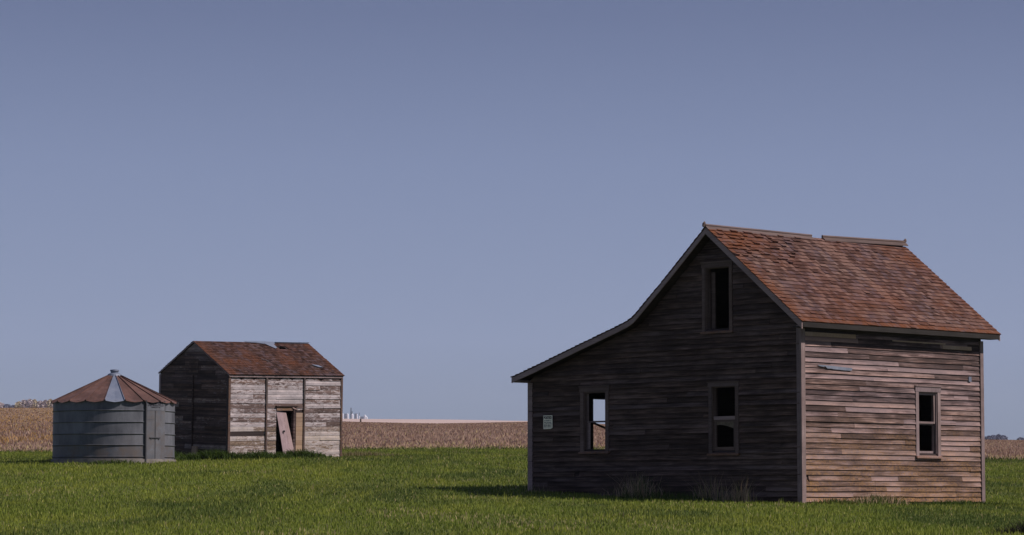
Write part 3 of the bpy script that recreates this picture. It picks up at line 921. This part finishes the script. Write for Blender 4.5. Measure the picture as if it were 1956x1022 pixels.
for i in range(3):
    lo, hi = battens[i] + .0, battens[i + 1]
    clapboards(mb, SF, lambda z, lo=lo, hi=hi: (lo, hi) if z < 2.66 else None, 0.0, 2.68, .149, [S_DOOR, (2.725, 3.05, .0, 1.58)], lap=.007, tone=stone, seg=(.6, 2.2), wob=.003, over=-.004,
               missing=[(.05, 1.45, .785, .80)] if i == 0 else (), specials=[(1.5, 3.05, 2.2, (1.0, .3, 0)), (1.5, 3.05, 2.05, (1.0, .3, 0)), (1.5, 3.05, 1.9, (.95, .3, 0)), (.05, .9, 1.0, (1.0, .3, .3)), (3.1, 4.6, .65, (1.0, .5, .5)), (3.1, 4.6, 2.4, (.95, .4, 0))])
front = mb.build('front_wall', M['shed'], shed)
mb = MB(); wall_core(mb, SF, [.05, SL - .05], lambda a: 2.68, -.35, [(S_DOOR[0], S_DOOR[1], -.34, S_DOOR[3])], -.003, -.09)
mb.build('sheathing', M['inner'], front)
mb = MB()
for r_ in range(10):
    mb.box(2.735, 3.018, -.016, -.001, r_ * .149 + .002, (r_ + 1) * .149 - .003, rc())
mb.build('bare_boards', M['tan'], front, label='unpainted tan boards right of the doorway')
mb = MB()
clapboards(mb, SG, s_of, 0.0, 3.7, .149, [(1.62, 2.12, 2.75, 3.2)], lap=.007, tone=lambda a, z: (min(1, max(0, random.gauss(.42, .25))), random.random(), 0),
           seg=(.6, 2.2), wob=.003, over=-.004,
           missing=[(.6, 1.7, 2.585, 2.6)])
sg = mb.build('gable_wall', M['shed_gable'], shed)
mb = MB(); wall_core(mb, SG, [.05, 1.86, SW - .05], lambda a: stop(a) - .01, -.35, [], -.003, -.09)
mb.build('sheathing', M['inner'], sg)
mb = MB()
for i in range(5):
    mb.box(-.018, -.0035, 1.625 + i * .099, 1.72 + i * .099, 2.755, 3.195, (.3 + .5 * random.random(), .5, 0))
mb.build('hatch', M['shed_gable'], sg, label='upright boards closing the small gable opening')
mb = MB(); clapboards(mb, SB, lambda z: (0, SL) if z < 2.66 else None, 0, 2.68, .149, [], lap=.007, tone=stone); w_ = mb.build('rear_wall', M['shed'], shed)
mb = MB(); wall_core(mb, SB, [.1, SL - .1], lambda a: 2.68, -.35, [], -.003, -.09); mb.build('sheathing', M['inner'], w_)
mb = MB(); clapboards(mb, SE, s_of, 0, 3.7, .149, [], lap=.007, tone=stone); w_ = mb.build('gable_wall', M['shed'], shed)
mb = MB(); wall_core(mb, SE, [.05, 1.86, SW - .05], lambda a: stop(a) - .01, -.35, [], -.003, -.09); mb.build('sheathing', M['inner'], w_)
for a, ww in ((1.50, .055), (3.05, .055)):
    mb = MB(); mb.box(a - ww / 2, a + ww / 2, -.05, -.017, .0, 1.75 if a < 3 else 1.8, (.3, .5, .2)); mb.box(a - ww / 2 - .003, a + ww / 2 + .003, -.052, -.017, 1.76 if a < 3 else 1.81, 2.64, (.2, .5, 0) if a > 3 else (.45, .9, 0))
    mb.build('batten', M['batten'], shed)
mb = MB(); mb.box(-.03, .055, -.035, -.001, -.15, 2.66, (.2, .5, .3)); mb.box(-.035, -.0, 0, .07, -.15, 2.68, (.4, .5, 0)); mb.build('corner_board', M['batten'], shed)
mb = MB(); mb.box(SL - .03, SL + .045, -.035, -.001, -.15, 2.66, (.2, .5, .3)); mb.box(SL + .001, SL + .045, 0, .07, -.15, 2.66, (.4, .5, 0)); mb.build('corner_board', M['batten'], shed)
mb = MB(); mb.box(-.035, -.001, SW - .06, SW + .03, -.15, 2.68, (.9, .5, 0)); mb.build('corner_board', M['trim'], shed)
mb = MB(); mb.box(-.05, -.017, 1.84, 1.89, .0, 2.70, (.3, .5, 0)); mb.build('batten', M['gable_siding'], shed)
mb = MB(); mb.box(-.02, SL + .03, -.058, -.0535, 2.625, 2.70, (.8, .4, 0)); mb.build('top_trim', M['trim'], shed)
# doorway
mb = MB()
mb.box(1.88, 2.76, -.075, -.01, 1.685, 1.72, (.1, .6, 0)); mb.box(1.925, 2.58, -.03, -.005, 1.56, 1.683, (.9, .9, .5))
mb.bar((2.55, -.05, 1.66), (2.78, -.06, 1.57), .02, .035, c=(1, .5, 0))
mb.box(2.60, 2.66, -.055, .08, -.1, 1.683, (.4, .2, 0)); mb.box(2.663, 2.71, -.03, .03, -.1, 1.683, (.1, .2, 0))
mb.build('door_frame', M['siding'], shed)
dr = MB()
# leaning door of three upright boards, out of plumb
for i in range(3):
    t0, t1 = i / 3 + (.006 if i else 0), (i + 1) / 3
    bl = Vector((2.13, -.22, -.10)); br = Vector((2.63, -.16, -.10)); tl = Vector((1.935, .015, 1.56)); tr = Vector((2.34, .03, 1.50))
    A_, B_, C_, D_ = bl.lerp(br, t0), bl.lerp(br, t1), tl.lerp(tr, t1), tl.lerp(tr, t0)
    o = Vector((.02, .045, 0))
    dr.hexa([A_, B_, B_ + o, A_ + o], [D_, C_, C_ + o, D_ + o], ((.5, .62, .4)[i], (.4, .45, .7)[i], 0))
dr.hexa([Vector((2.635, -.155, -.10)), Vector((2.67, -.15, -.10)), Vector((2.70, -.09, -.10)), Vector((2.66, -.11, -.10))],
        [Vector((2.345, .035, 1.50)), Vector((2.375, .045, 1.45)), Vector((2.40, .09, 1.45)), Vector((2.37, .08, 1.50))], (1.2, .95, 0))
door = dr.build('door', M['door_wood'], shed, label='loose plank door leaning out of the doorway')
mb = MB(); mb.tube((2.16, -.085, .90), (2.20, -.125, .89), .03, .03, 8); mb.build('latch', M['galv_dark'], door)
# roof
SXA, SXB = -.045, SL + .06
mb = MB(); slab(mb, [(SR[0][0] + .01, SR[0][1]), (1.86, 3.755)], SXA + .01, 3.19, .03)
slab(mb, [(SR[0][0] + .01, SR[0][1]), (1.42, 3.515)], 3.19, 3.50, .03)
slab(mb, [(1.66, 3.645), (1.86, 3.755)], 3.19, 3.50, .03)
slab(mb, [(SR[0][0] + .01, SR[0][1]), (1.86, 3.755)], 3.50, SXB - .01, .03)
slab(mb, [(SRb[0][0] - .01, SRb[0][1]), (1.86, 3.75)], SXA + .01, SXB - .01, .03)
sroof = mb.build('roof', M['deck'], shed)
def sst(a, s, t):
    v = max(0, 1 - (a - SXA) / (.3 + .6 * fb(a, s))) * .9
    v = max(v, .8 - (SXB - a) / .35, .9 * max(0, fb(a * .8 + 4, s * .8) - .48) * 3)
    return min(1, v)
mb = MB(); shingles(mb, SR, SXA, SXB, .112, (.08, .16), lift=.014, stain=sst, missing=[(3.17, 3.50, 1.70, 2.0), (1.9, 2.0, .95, 1.1), (2.0, 2.12, .85, .98), (3.72, 3.95, .55, .65), (3.82, 4.05, .44, .55)])
mb.build('shingles', M['shed_shingle'], sroof)
mb = MB(); shingles(mb, SRb, SXA, SXB, .14, (.1, .2), stain=lambda a, s, t: .3)
mb.build('shingles', M['shed_shingle'], sroof)
def on(a, s, h=.02):     # point on the front slope: s metres down from the ridge
    d = Vector((0, SR[0][0] - 1.86, SR[0][1] - 3.77)).normalized(); nn = Vector((0, d.z, -d.y))
    if nn.z < 0: nn = -nn
    return Vector((a, 1.86, 3.77)) + d * s + nn * h
def patch(mb_, pts, c, h=.022):
    lo_ = [on(a, s, h) for a, s in pts]; hi_ = [on(a, s, h + .006) for a, s in pts]
    n_ = len(pts)
    mb_.face(hi_, c); mb_.face(lo_[::-1], c)
    for i in range(n_): mb_.face([lo_[i], lo_[(i + 1) % n_], hi_[(i + 1) % n_], hi_[i]], c)
mb = MB(); patch(mb, [(2.0, -.02), (2.05, .05), (2.4, .07), (2.7, .13), (3.2, .12), (3.25, .01), (3.2, -.02)], (.5, .5, 0)); mb.build('tin_patch', M['galv_light'], sroof, label='bent pale tin strip over the ridge')
mb = MB(); patch(mb, [(2.75, .14), (3.12, .13), (3.08, .42), (2.98, .46), (2.86, .30)], (.8, .5, 0), .03); mb.build('tin_patch', M['galv_light'], sroof, label='torn triangular piece of tin beside the hole')
mb = MB(); patch(mb, [(3.78, 1.52), (4.03, 1.56), (4.12, 1.70), (3.95, 1.68)], (.8, .5, 0)); mb.build('tin_patch', M['galv_light'], sroof)
mb = MB(); mb.bar(on(1.93, 1.15, .02), on(2.12, 1.34, .03), .03, .02, c=(.9, .5, 0)); mb.build('loose_lath', M['trim'], sroof)
mb = MB(); mb.bar((3.28, 1.86, 3.785), (SXB, 1.86, 3.79), .14, .02, c=(.2, .5, 0)); mb.build('ridge_board', M['deck'], sroof)
mb = MB()
strip_poly(mb, [(SR[0][0], SR[0][1] - .004), (1.86, 3.766)], SXA - .012, SXA + .01, 0, .045, (.5, .5, 0)); strip_poly(mb, [(SRb[0][0], SRb[0][1] - .004), (1.86, 3.766)], SXA - .012, SXA + .01, 0, .045, (1.0, .5, 0))
mb.build('rake_board', M['trim'], sroof)

# ---------------------------------------------------------------- GRAIN BIN
binr = empty('grain_bin', BC, (0, 0, R(8)), label='round galvanised grain bin with a low rusty cone roof, at far left', cat='grain bin')
D0, D1 = 29.8, 54.2     # door span, degrees from the viewer side towards the right
def cyl(a, r, z): return (r * math.sin(R(a)), -r * math.cos(R(a)), z)
seams = [.102, .453, .793, 1.147, 1.50]
mb = MB()
prof_full = [(-.35, BR + .0)]
for z_ in seams:
    prof_full += [(z_ - .03, BR), (z_ - .018, BR + .006), (z_ - .004, BR + .028), (z_ + .006, BR + .028), (z_ + .014, BR + .004)]
prof_full += [(1.80, BR)]
angs = list(np.arange(D1, 360 + D0 - .01, 2.45)) + [360 + D0]
for a0, a1 in zip(angs[:-1], angs[1:]):
    for (z0, r0), (z1, r1) in zip(prof_full[:-1], prof_full[1:]):
        sh = int(((a0 + 200) % 360) / 45); band = sum(z0 > s for s in seams)
        tone = ((sh * 37 + band * 53) % 100) / 100.
        mb.face([cyl(a0, r0, z0), cyl(a1, r0, z0), cyl(a1, r1, z1), cyl(a0, r1, z1)], (tone, .5, 1.0 if z1 < .45 else (.25 if z1 < .8 else 0)))
bw_ = mb.build('wall', M['galv'], binr, smooth=False)
mb = MB()
for z_ in np.arange(0, 1): pass
for a_ in (D0 - 60, D0 - 105, D0 - 15 + 0, D1 + 20):
    pass
# inner backing behind the door
mb = MB()
for a0 in np.arange(D0, D1, 2.44):
    mb.face([cyl(a0, BR - .03, -.3), cyl(a0 + 2.44, BR - .03, -.3), cyl(a0 + 2.44, BR - .03, 1.8), cyl(a0, BR - .03, 1.8)])
mb.build('door_backing', M['galv_dark'], binr)
am = (D0 + D1) / 2; hw = BR * math.sin(R((D1 - D0) / 2))
tx = Vector((math.cos(R(am)), math.sin(R(am)), 0)); nx_ = Vector((math.sin(R(am)), -math.cos(R(am)), 0)); base = nx_ * (BR * math.cos(R((D1 - D0) / 2)))
def DP(a, o, z): return base + tx * a + nx_ * o + Vector((0, 0, z))
def dbx(mb_, a0, a1, o0, o1, z0, z1, c=(.5, .5, 0)):
    mb_.hexa([DP(a0, o1, z0), DP(a1, o1, z0), DP(a1, o0, z0), DP(a0, o0, z0)], [DP(a0, o1, z1), DP(a1, o1, z1), DP(a1, o0, z1), DP(a0, o0, z1)], c)
mb = MB()
dbx(mb, -hw + .025, -.045, .02, .055, -.12, 1.495, (.6, .5, .8)); dbx(mb, .005, hw - .01, .02, .055, -.12, 1.495, (.75, .5, .8)); 
dbx(mb, -hw + .035, -.055, .056, .062, 1.22, 1.228, (.2, .5, 0))
door = mb.build('door', M['galv'], binr, label='pale flat steel double door')
mb = MB(); dbx(mb, -.043, .003, .015, .048, -.12, 1.49, (.5, .5, 0)); mb.build('door_strap', M['galv_dark'], door)
mb = MB(); dbx(mb, -.25, .18, .06, .085, .665, .69); dbx(mb, -.19, -.17, .06, .08, .62, .664); dbx(mb, .11, .13, .06, .08, .62, .664); mb.build('handle', M['galv_dark'], door)
mb = MB(); dbx(mb, -hw - .02, -hw + .02, -.02, .075, -.15, 1.80, (.2, .5, 0)); mb.build('door_jamb', M['galv_dark'], binr)
mb = MB(); dbx(mb, hw - .03, hw + .012, -.02, .05, 1.50, 1.80, (.2, .5, 0)); mb.build('door_jamb', M['galv_dark'], binr)
mb = MB(); dbx(mb, -hw + .022, hw - .035, .045, .062, 1.50, 1.765, (.9, .5, 0))
plate = mb.build('name_plate', M['galv'], binr, label='stamped steel maker plate above the door')
mwD = Matrix((( tx.x, 0, nx_.x, 0), (tx.y, 0, nx_.y, 0), (0, 1, 0, 0), (0, 0, 0, 1)))
pl = DP(-.005, .064, 0)
for txt, sz, z_, sq in (('MIDWEST', .105, 1.688, 1.30), ('STEEL PRODUCTS CO', .062, 1.630, 1.05), ('KANSAS CITY MO', .046, 1.580, 1.0)):
    text_mesh('lettering', txt, sz, M['dim_ink'], plate, mwD, (pl.x, pl.y, z_), sq)
# roof of twenty lapped sheets
mb = MB(); mbl = MB()
NP = 20; RE = 1.925; RZ = 1.80; AZ = 2.62
ZE = 1.785
for k in range(NP):
    a_c = k * 18.0 + .6; target = mbl if k == 0 else mb
    nsub = 8; nrad = 6
    c = (random.random(), .5, 0)
    def rp(u, v):       # u across -1..1, v 0 rim..1 top
        a = a_c + u * 9.0
        r = RE * (1 - v) + .17 * v
        sc = (.035 * (1 - u * u)) * (1 - v)               # scalloped rim
        z = ZE + (AZ - ZE) * v
        if v == 0: r += .020 * (1 - u * u); z -= .022 * (1 - u * u)
        rib = .032 if abs(u) > .93 else 0
        return cyl(a, r, z - .03 * (1 - abs(u)) * (1 - v) + rib)
    us = [-1, -.935, -.93, -.6, -.3, 0, .3, .6, .93, .935, 1]
    vs_ = [0, .02, .25, .5, .75, 1]
    for u0, u1 in zip(us[:-1], us[1:]):
        for v0, v1 in zip(vs_[:-1], vs_[1:]):
            target.face([rp(u0, v0), rp(u1, v0), rp(u1, v1), rp(u0, v1)], c)
broof = mb.build('roof', M['rust_roof'], binr)
mbl.build('roof_panel', M['galv_light'], broof, label='one bare silver sheet among the rusty ones')
mb = MB()
m3 = [(.235, 2.59), (.20, 2.66), (.115, 2.70), (.115, 2.735), (.14, 2.745), (.135, 2.79), (.08, 2.80), (.0, 2.81)]
for i in range(24):
    a0, a1 = i * 15, i * 15 + 15
    for (r0, z0), (r1, z1) in zip(m3[:-1], m3[1:]):
        mb.face([cyl(a0, r0, z0), cyl(a1, r0, z0), cyl(a1, r1, z1), cyl(a0, r1, z1)])
mb.build('roof_cap', M['galv_light'], broof)
mb = MB()
for i in range(60):
    a0, a1 = i * 6, i * 6 + 6
    mb.face([cyl(a0, BR + .05, -.3), cyl(a1, BR + .05, -.3), cyl(a1, BR + .05, .03), cyl(a0, BR + .05, .03)], (.5, .5, 0))
    mb.face([cyl(a0, BR + .05, .03), cyl(a1, BR + .05, .03), cyl(a1, BR - .02, .04), cyl(a0, BR - .02, .04)], (.5, .5, 0))
mb.build('footing', M['concrete'], binr)

# ---------------------------------------------------------------- WEEDS and dry stems by the walls
def weed(name, loc, nb, rad, hh, cols, lean, label, cat, group, wid=.012, along=0.0, ang=0.0):
    x0, y0 = loc
    t = rng.normal(0, 1, nb); q = rng.normal(0, 1, nb)
    dx = t * (rad + along) * math.cos(ang) - q * rad * math.sin(ang) * .5
    dy = t * (rad + along) * math.sin(ang) + q * rad * math.cos(ang) * .5
    X = x0 + dx; Y = y0 + dy
    fall = np.exp(-(t ** 2) / 3)
    hh_ = hh * (.45 + .65 * rng.random(nb)) * fall
    cols = np.array(cols); c = cols[rng.integers(0, len(cols), nb)] * (.75 + .5 * rng.random((nb, 1)))
    gzz = terr(X / Y, Y)
    z0 = gz(x0, y0)
    o = blades(name, X - x0, Y - y0, gzz - z0, hh_, np.full(nb, wid) * (.7 + .6 * rng.random(nb)), c, lean=lean, mat=M['blade'], label=label, cat=cat, group=group)
    o.location = (x0, y0, z0)
    return o
def wp(P3, A, rot):
    v = Matrix.Rotation(rot, 3, 'Z') @ Vector(P3); return (A.x + v.x, A.y + v.y)
GREEN = [(.045, .075, .017), (.07, .11, .02), (.10, .13, .03)]
DRY = [(.52, .38, .25), (.38, .26, .17), (.22, .24, .08), (.60, .46, .33)]
ga = HROT + math.pi / 2
weed('dry_weeds', wp((-.5, 4.15, 0), HA, HROT), 420, .34, .60, DRY + DRY + GREEN, .55, 'reddish dry weeds leaning against the dark wall between the two lower windows', 'weeds', 'dry weeds by the farmhouse', .009, .15, ga)
weed('dry_weeds', wp((-.5, 2.05, 0), HA, HROT), 150, .22, .66, DRY, .5, 'thin pale stems under the middle window of the farmhouse', 'weeds', 'dry weeds by the farmhouse', .008, .1, ga)
weed('dry_weeds', wp((-.5, 1.25, 0), HA, HROT), 130, .16, .62, DRY, .45, 'tall straw-coloured stems in front of the dark wall near the corner', 'weeds', 'dry weeds by the farmhouse', .008, .05, ga)
weed('dry_weeds', wp((-.4, 7.5, 0), HA, HROT), 60, .25, .26, DRY + GREEN, .4, 'short dry tuft below the paper notice', 'weeds', 'dry weeds by the farmhouse', .009, .05, ga)
weed('green_weeds', wp((-.55, 3.1, 0), HA, HROT), 900, .55, .22, GREEN, .4, 'low green weeds along the foot of the dark wall', 'weeds', 'green weeds by the farmhouse', .016, .5, ga)
weed('green_weeds', wp((2.1, -.35, 0), HA, HROT), 700, .35, .26, GREEN + DRY[:1], .5, 'green weeds at the foot of the lit wall with one pale stem', 'weeds', 'green weeds by the farmhouse', .016, .3, HROT)
weed('green_weeds', wp((4.9, -.30, 0), HA, HROT), 1100, .35, .15, GREEN[:2], .5, 'dark green weeds under the farmhouse window of the lit wall', 'weeds', 'green weeds by the farmhouse', .018, .9, HROT)
weed('green_weeds', wp((.7, -.30, 0), HA, HROT), 500, .25, .15, GREEN + [(.2, .15, .05)], .5, 'yellowish weeds beside the near corner of the farmhouse', 'weeds', 'green weeds by the farmhouse', .016, .3, HROT)
weed('green_weeds', (4.0, 60.0), 500, .3, .05, GREEN, .5, 'thin weeds in front of the near corner', 'weeds', 'green weeds by the farmhouse', .016, .3, ga) if False else None
weed('shed_weeds', (-11.05, 89.6), 900, .38, 0.34, GREEN[:2], .9, 'dark green weed mound between the grain bin and the shed', 'weeds', 'weed mounds by the shed', .038, .3, 0)
weed('shed_weeds', (-9.35, 89.3), 900, .35, 0.36, GREEN[:2], .9, 'tall dark weed mound at the near corner of the shed', 'weeds', 'weed mounds by the shed', .038, .3, 0)
weed('shed_weeds', (-8.05, 89.9), 900, .45, 0.29, GREEN[:2], .9, 'long low weed mound left of the shed door', 'weeds', 'weed mounds by the shed', .038, .35, .6)
weed('shed_weeds', (-6.85, 91.0), 900, .38, 0.32, GREEN[:2], .9, 'rounded weed mound at the foot of the leaning shed door', 'weeds', 'weed mounds by the shed', .038, .25, .6)
weed('shed_weeds', (-11.95, 84.95), 500, .35, 0.19, GREEN, .9, 'small green weeds at the front of the grain bin', 'weeds', 'weed mounds by the shed', .02, .25, 0)
weed('straw_tuft', (-5.1, 94.6), 900, .45, .22, [(.28, .23, .13), (.22, .18, .09), (.12, .12, .04)], .6, 'pale straw patch right of the shed', 'dry grass', None, .02, .5, 0)
weed('straw_tuft', (-13.9, 87.0), 260, .2, .28, [(.26, .24, .10), (.16, .17, .05)], .6, 'pale tuft at the left foot of the grain bin', 'dry grass', None, .018, .1, 0)
weed('dark_bush', (8.15, 42.9), 1400, .30, .30, [(.022, .030, .012), (.035, .040, .018), (.06, .05, .03)], .7, 'dark weeds in the lower right corner of the picture', 'weeds', None, .014, .15, 0)

# wood block by the shed gable
mb = MB(); mb.box(-.13, .13, -.03, .03, -.1, .42, (.7, .6, 0)); mb.box(-.12, .12, -.045, -.031, .05, .11, (.3, .6, 0))
o = mb.build('plank', M['tan'], None, label='short tan board standing against the dark shed gable', cat='plank'); o.location = (-10.22, 90.98, gz(-10.22, 91)); o.rotation_euler = (R(-6), 0, SROT - math.pi / 2)

# field post
mb = MB(); mb.tube((0, 0, -.3), (0, 0, .33), .09, .075, 8); mb.tube((0, 0, .33), (0, 0, .38), .075, .03, 8)
px = -.0531 * 300
o = mb.build('field_post', M['deck'], None, label='tiny dark post at the top edge of the brown field, below the grain elevator', cat='post'); o.location = (px, 298, gz(px, 298))

# ---------------------------------------------------------------- far trees
def tree(x_, y_, hgt, wid, mat, label, group, seed):
    r_ = np.random.default_rng(seed)
    z_ = gz(x_, y_)
    t = empty('tree', (x_, y_, z_ - .5), label=label, cat='tree', group=group)
    mb = MB(); mb.tube((0, 0, 0), (0, 0, hgt * .5), .28, .15, 7)
    for k in range(4):
        a = r_.random() * 6.28; mb.tube((0, 0, hgt * .3), (math.cos(a) * wid * .3, math.sin(a) * wid * .3, hgt * .7), .12, .04, 5)
    mb.build('trunk', M['bark'], t)
    mb = MB()
    for k in range(520):
        th = r_.random() * 6.28; u = r_.random() ** .5; zz = r_.random()
        prof = max(0., 1 - (2 * zz * .92 - .85) ** 2) ** .5 * (1 + .25 * math.sin(th * 3 + seed))
        c = Vector((math.cos(th) * u * wid / 2 * prof, math.sin(th) * u * wid / 2 * prof, hgt * (.18 + .82 * zz)))
        s_ = .28 + .25 * r_.random()
        d1 = Vector(r_.normal(0, 1, 3)).normalized() * s_; d2 = Vector(r_.normal(0, 1, 3)).normalized() * s_
        mb.face([c - d1, c + d2, c + d1, c - d2], (r_.random(), r_.random(), 0))
    mb.build('crown', mat, t)
def far_leaf(name, cs):
    n_ = NT(name, .95, .0)
    r_, g_, b_ = n_.attr()
    return n_.out(n_.ramp(r_, [(0, cs[0]), (.5, cs[1]), (1, cs[2])]))
FL = [far_leaf('pale_autumn_leaves', [(.30, .26, .32), (.46, .40, .40), (.58, .50, .42)]), far_leaf('yellow_autumn_leaves', [(.30, .24, .20), (.50, .42, .28), (.62, .54, .34)]),
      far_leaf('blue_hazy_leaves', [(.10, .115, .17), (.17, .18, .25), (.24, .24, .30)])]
# shelterbelt at far left: bearing (x/y) and height
TRL = [(-.181, 4.2, 4, 0), (-.1785, 3.4, 3.4, 2), (-.1762, 2.9, 4, 2), (-.1742, 4.6, 3.6, 1), (-.1725, 5.4, 3.4, 0), (-.1705, 5.8, 3.8, 0), (-.1688, 5.6, 3.0, 1),
       (-.1668, 4.9, 3.4, 0), (-.1650, 5.3, 3.6, 0), (-.1632, 5.7, 3.2, 1), (-.1614, 5.5, 3.6, 0), (-.1597, 5.2, 3.6, 1), (-.158, 4.6, 3.0, 2), (-.156, 5.0, 3.4, 0),
       (-.184, 5.0, 4, 1), (-.188, 4.4, 4.5, 0), (-.192, 5.2, 4.5, 1)]
LBL = []
_ord = sorted(range(len(TRL)), key=lambda i: TRL[i][0])
_num = ['leftmost', 'second', 'third', 'fourth', 'fifth', 'sixth', 'seventh', 'eighth', 'ninth', 'tenth', 'eleventh', 'twelfth', 'thirteenth', 'fourteenth', 'fifteenth', 'sixteenth', 'last']
for i in range(len(TRL)):
    q = _ord.index(i)
    nm = ['pale pinkish', 'yellowish', 'blue-grey'][TRL[i][3]]
    LBL.append(f'{nm} far tree, {_num[q]} from the left in the row beyond the bin' if q < 16 else f'{nm} far tree, closest to the grain bin, on the left horizon')
for i, (s_, hgt, wid, k) in enumerate(TRL):
    yy = 1500
    tree(s_ * yy, yy, hgt * 1.1, wid * 1.25, FL[k], LBL[i], 'shelterbelt trees on the left horizon', 100 + i)
for i, (s_, hgt, wid) in enumerate([(.1684, 3.6, 4.5), (.1700, 4.0, 4.6), (.1718, 4.4, 4.2), (.1735, 3.9, 4.0), (.1797, 3.0, 4.0), (.183, 2.8, 4.5), (.187, 3.2, 4.5)]):
    yy = 1500
    tree(s_ * yy, yy, hgt, wid, FL[2], 'blue-grey far tree on the right horizon, ' + ['closest to the farmhouse', 'second from the farmhouse', 'third from the farmhouse', 'fourth from the farmhouse', 'third from the right edge', 'second from the right edge', 'nearest the right edge'][i], 'far trees right of the farmhouse', 200 + i)

# ---------------------------------------------------------------- distant elevator and silos (6 km away)
EY = 6000.0
def epos(px_): return ((px_ - 978) / 5400 * EY)
def gbase(px_): return gz(epos(px_), EY) - .5
def silo(px_, hgt, dia, label):
    hgt *= 1.05
    t = empty('silo', (epos(px_), EY, gbase(px_)), label=label, cat='silo', group='white silos at the distant elevator')
    mb = MB(); mb.tube((0, 0, 0), (0, 0, hgt * .86), dia / 2, dia / 2, 20, caps=False); mb.build('wall', M['white_steel'], t)
    mb = MB(); mb.tube((0, 0, hgt * .86), (0, 0, hgt), dia / 2 * 1.04, dia * .08, 20); mb.build('roof', M['white_steel'], t)
for px_, hgt, dia, lb in ((655, 14, 3.6, 'narrow white silo nearest the shed'), (664.5, 14, 4.2, 'white silo just left of the dark elevator tower'), (673.5, 13.5, 4.6, 'white silo just right of the dark elevator tower'),
                          (682.5, 13, 2.6, 'thin white silo beside the grey annex'), (687, 9.5, 2.4, 'short thin white silo'), (697.6, 11.5, 5, 'broad white silo near the right end'), (700.5, 8, 4.6, 'low white bin at the right end of the elevator')):
    silo(px_, hgt, dia, lb)
def block(px_, hgt, w_, dp, mat, name, label, cat, roofh=1.5, tower=0):
    hgt *= 1.1
    t = empty(name, (epos(px_), EY + 12, gbase(px_)), label=label, cat=cat)
    mb = MB(); mb.box(-w_ / 2, w_ / 2, -dp / 2, dp / 2, 0, hgt - roofh); mb.build('walls', mat, t)
    mb = MB(); mb.hexa([(-w_ / 2 - .2, -dp / 2 - .2, hgt - roofh + .002), (w_ / 2 + .2, -dp / 2 - .2, hgt - roofh + .002), (w_ / 2 + .2, dp / 2 + .2, hgt - roofh + .002), (-w_ / 2 - .2, dp / 2 + .2, hgt - roofh + .002)],
                       [(-w_ / 2, -.2, hgt), (w_ / 2, -.2, hgt), (w_ / 2, .2, hgt), (-w_ / 2, .2, hgt)]); mb.build('roof', mat, t)
    if tower:
        mb = MB(); mb.box(-w_ * .42, w_ * .05, -2, 2, hgt * .8, hgt + tower); mb.build('headhouse', mat, t)
block(671, 18, 5.0, 8, M['dark_tower'], 'grain_elevator', 'tall dark grain elevator tower on the horizon', 'grain elevator', 3, 7)
block(659.8, 13.5, 5.5, 8, M['grey_steel'], 'elevator_annex', 'grey building between the two left white silos on the horizon', 'building')
block(679.3, 14, 5.5, 8, M['grey_steel'], 'elevator_annex', 'dark grey annex right of the elevator tower', 'building')
block(686, 15, 1.8, 2, M['grey_steel'], 'conveyor_tower', 'thin dark leg standing right of the annex', 'tower', .5)
block(690.5, 8, 9, 8, M['grey_steel'], 'storage_shed', 'low blue-grey shed left of the two right white bins', 'building')

# ---------------------------------------------------------------- haze
hm = bpy.data.materials.new('thin_haze'); hm.use_nodes = True
ht = hm.node_tree; ht.nodes.clear()
ho = ht.nodes.new('ShaderNodeOutputMaterial'); hv = ht.nodes.new('ShaderNodeVolumePrincipled')
hv.inputs['Color'].default_value = (.80, .86, .98, 1); hv.inputs['Density'].default_value = 0.00006
ht.links.new(hv.outputs[0], ho.inputs['Volume'])
mb = MB(); mb.box(-4200, 4200, -40, 9010, -2, 320)
mb.build('haze', hm, None, kind='stuff')
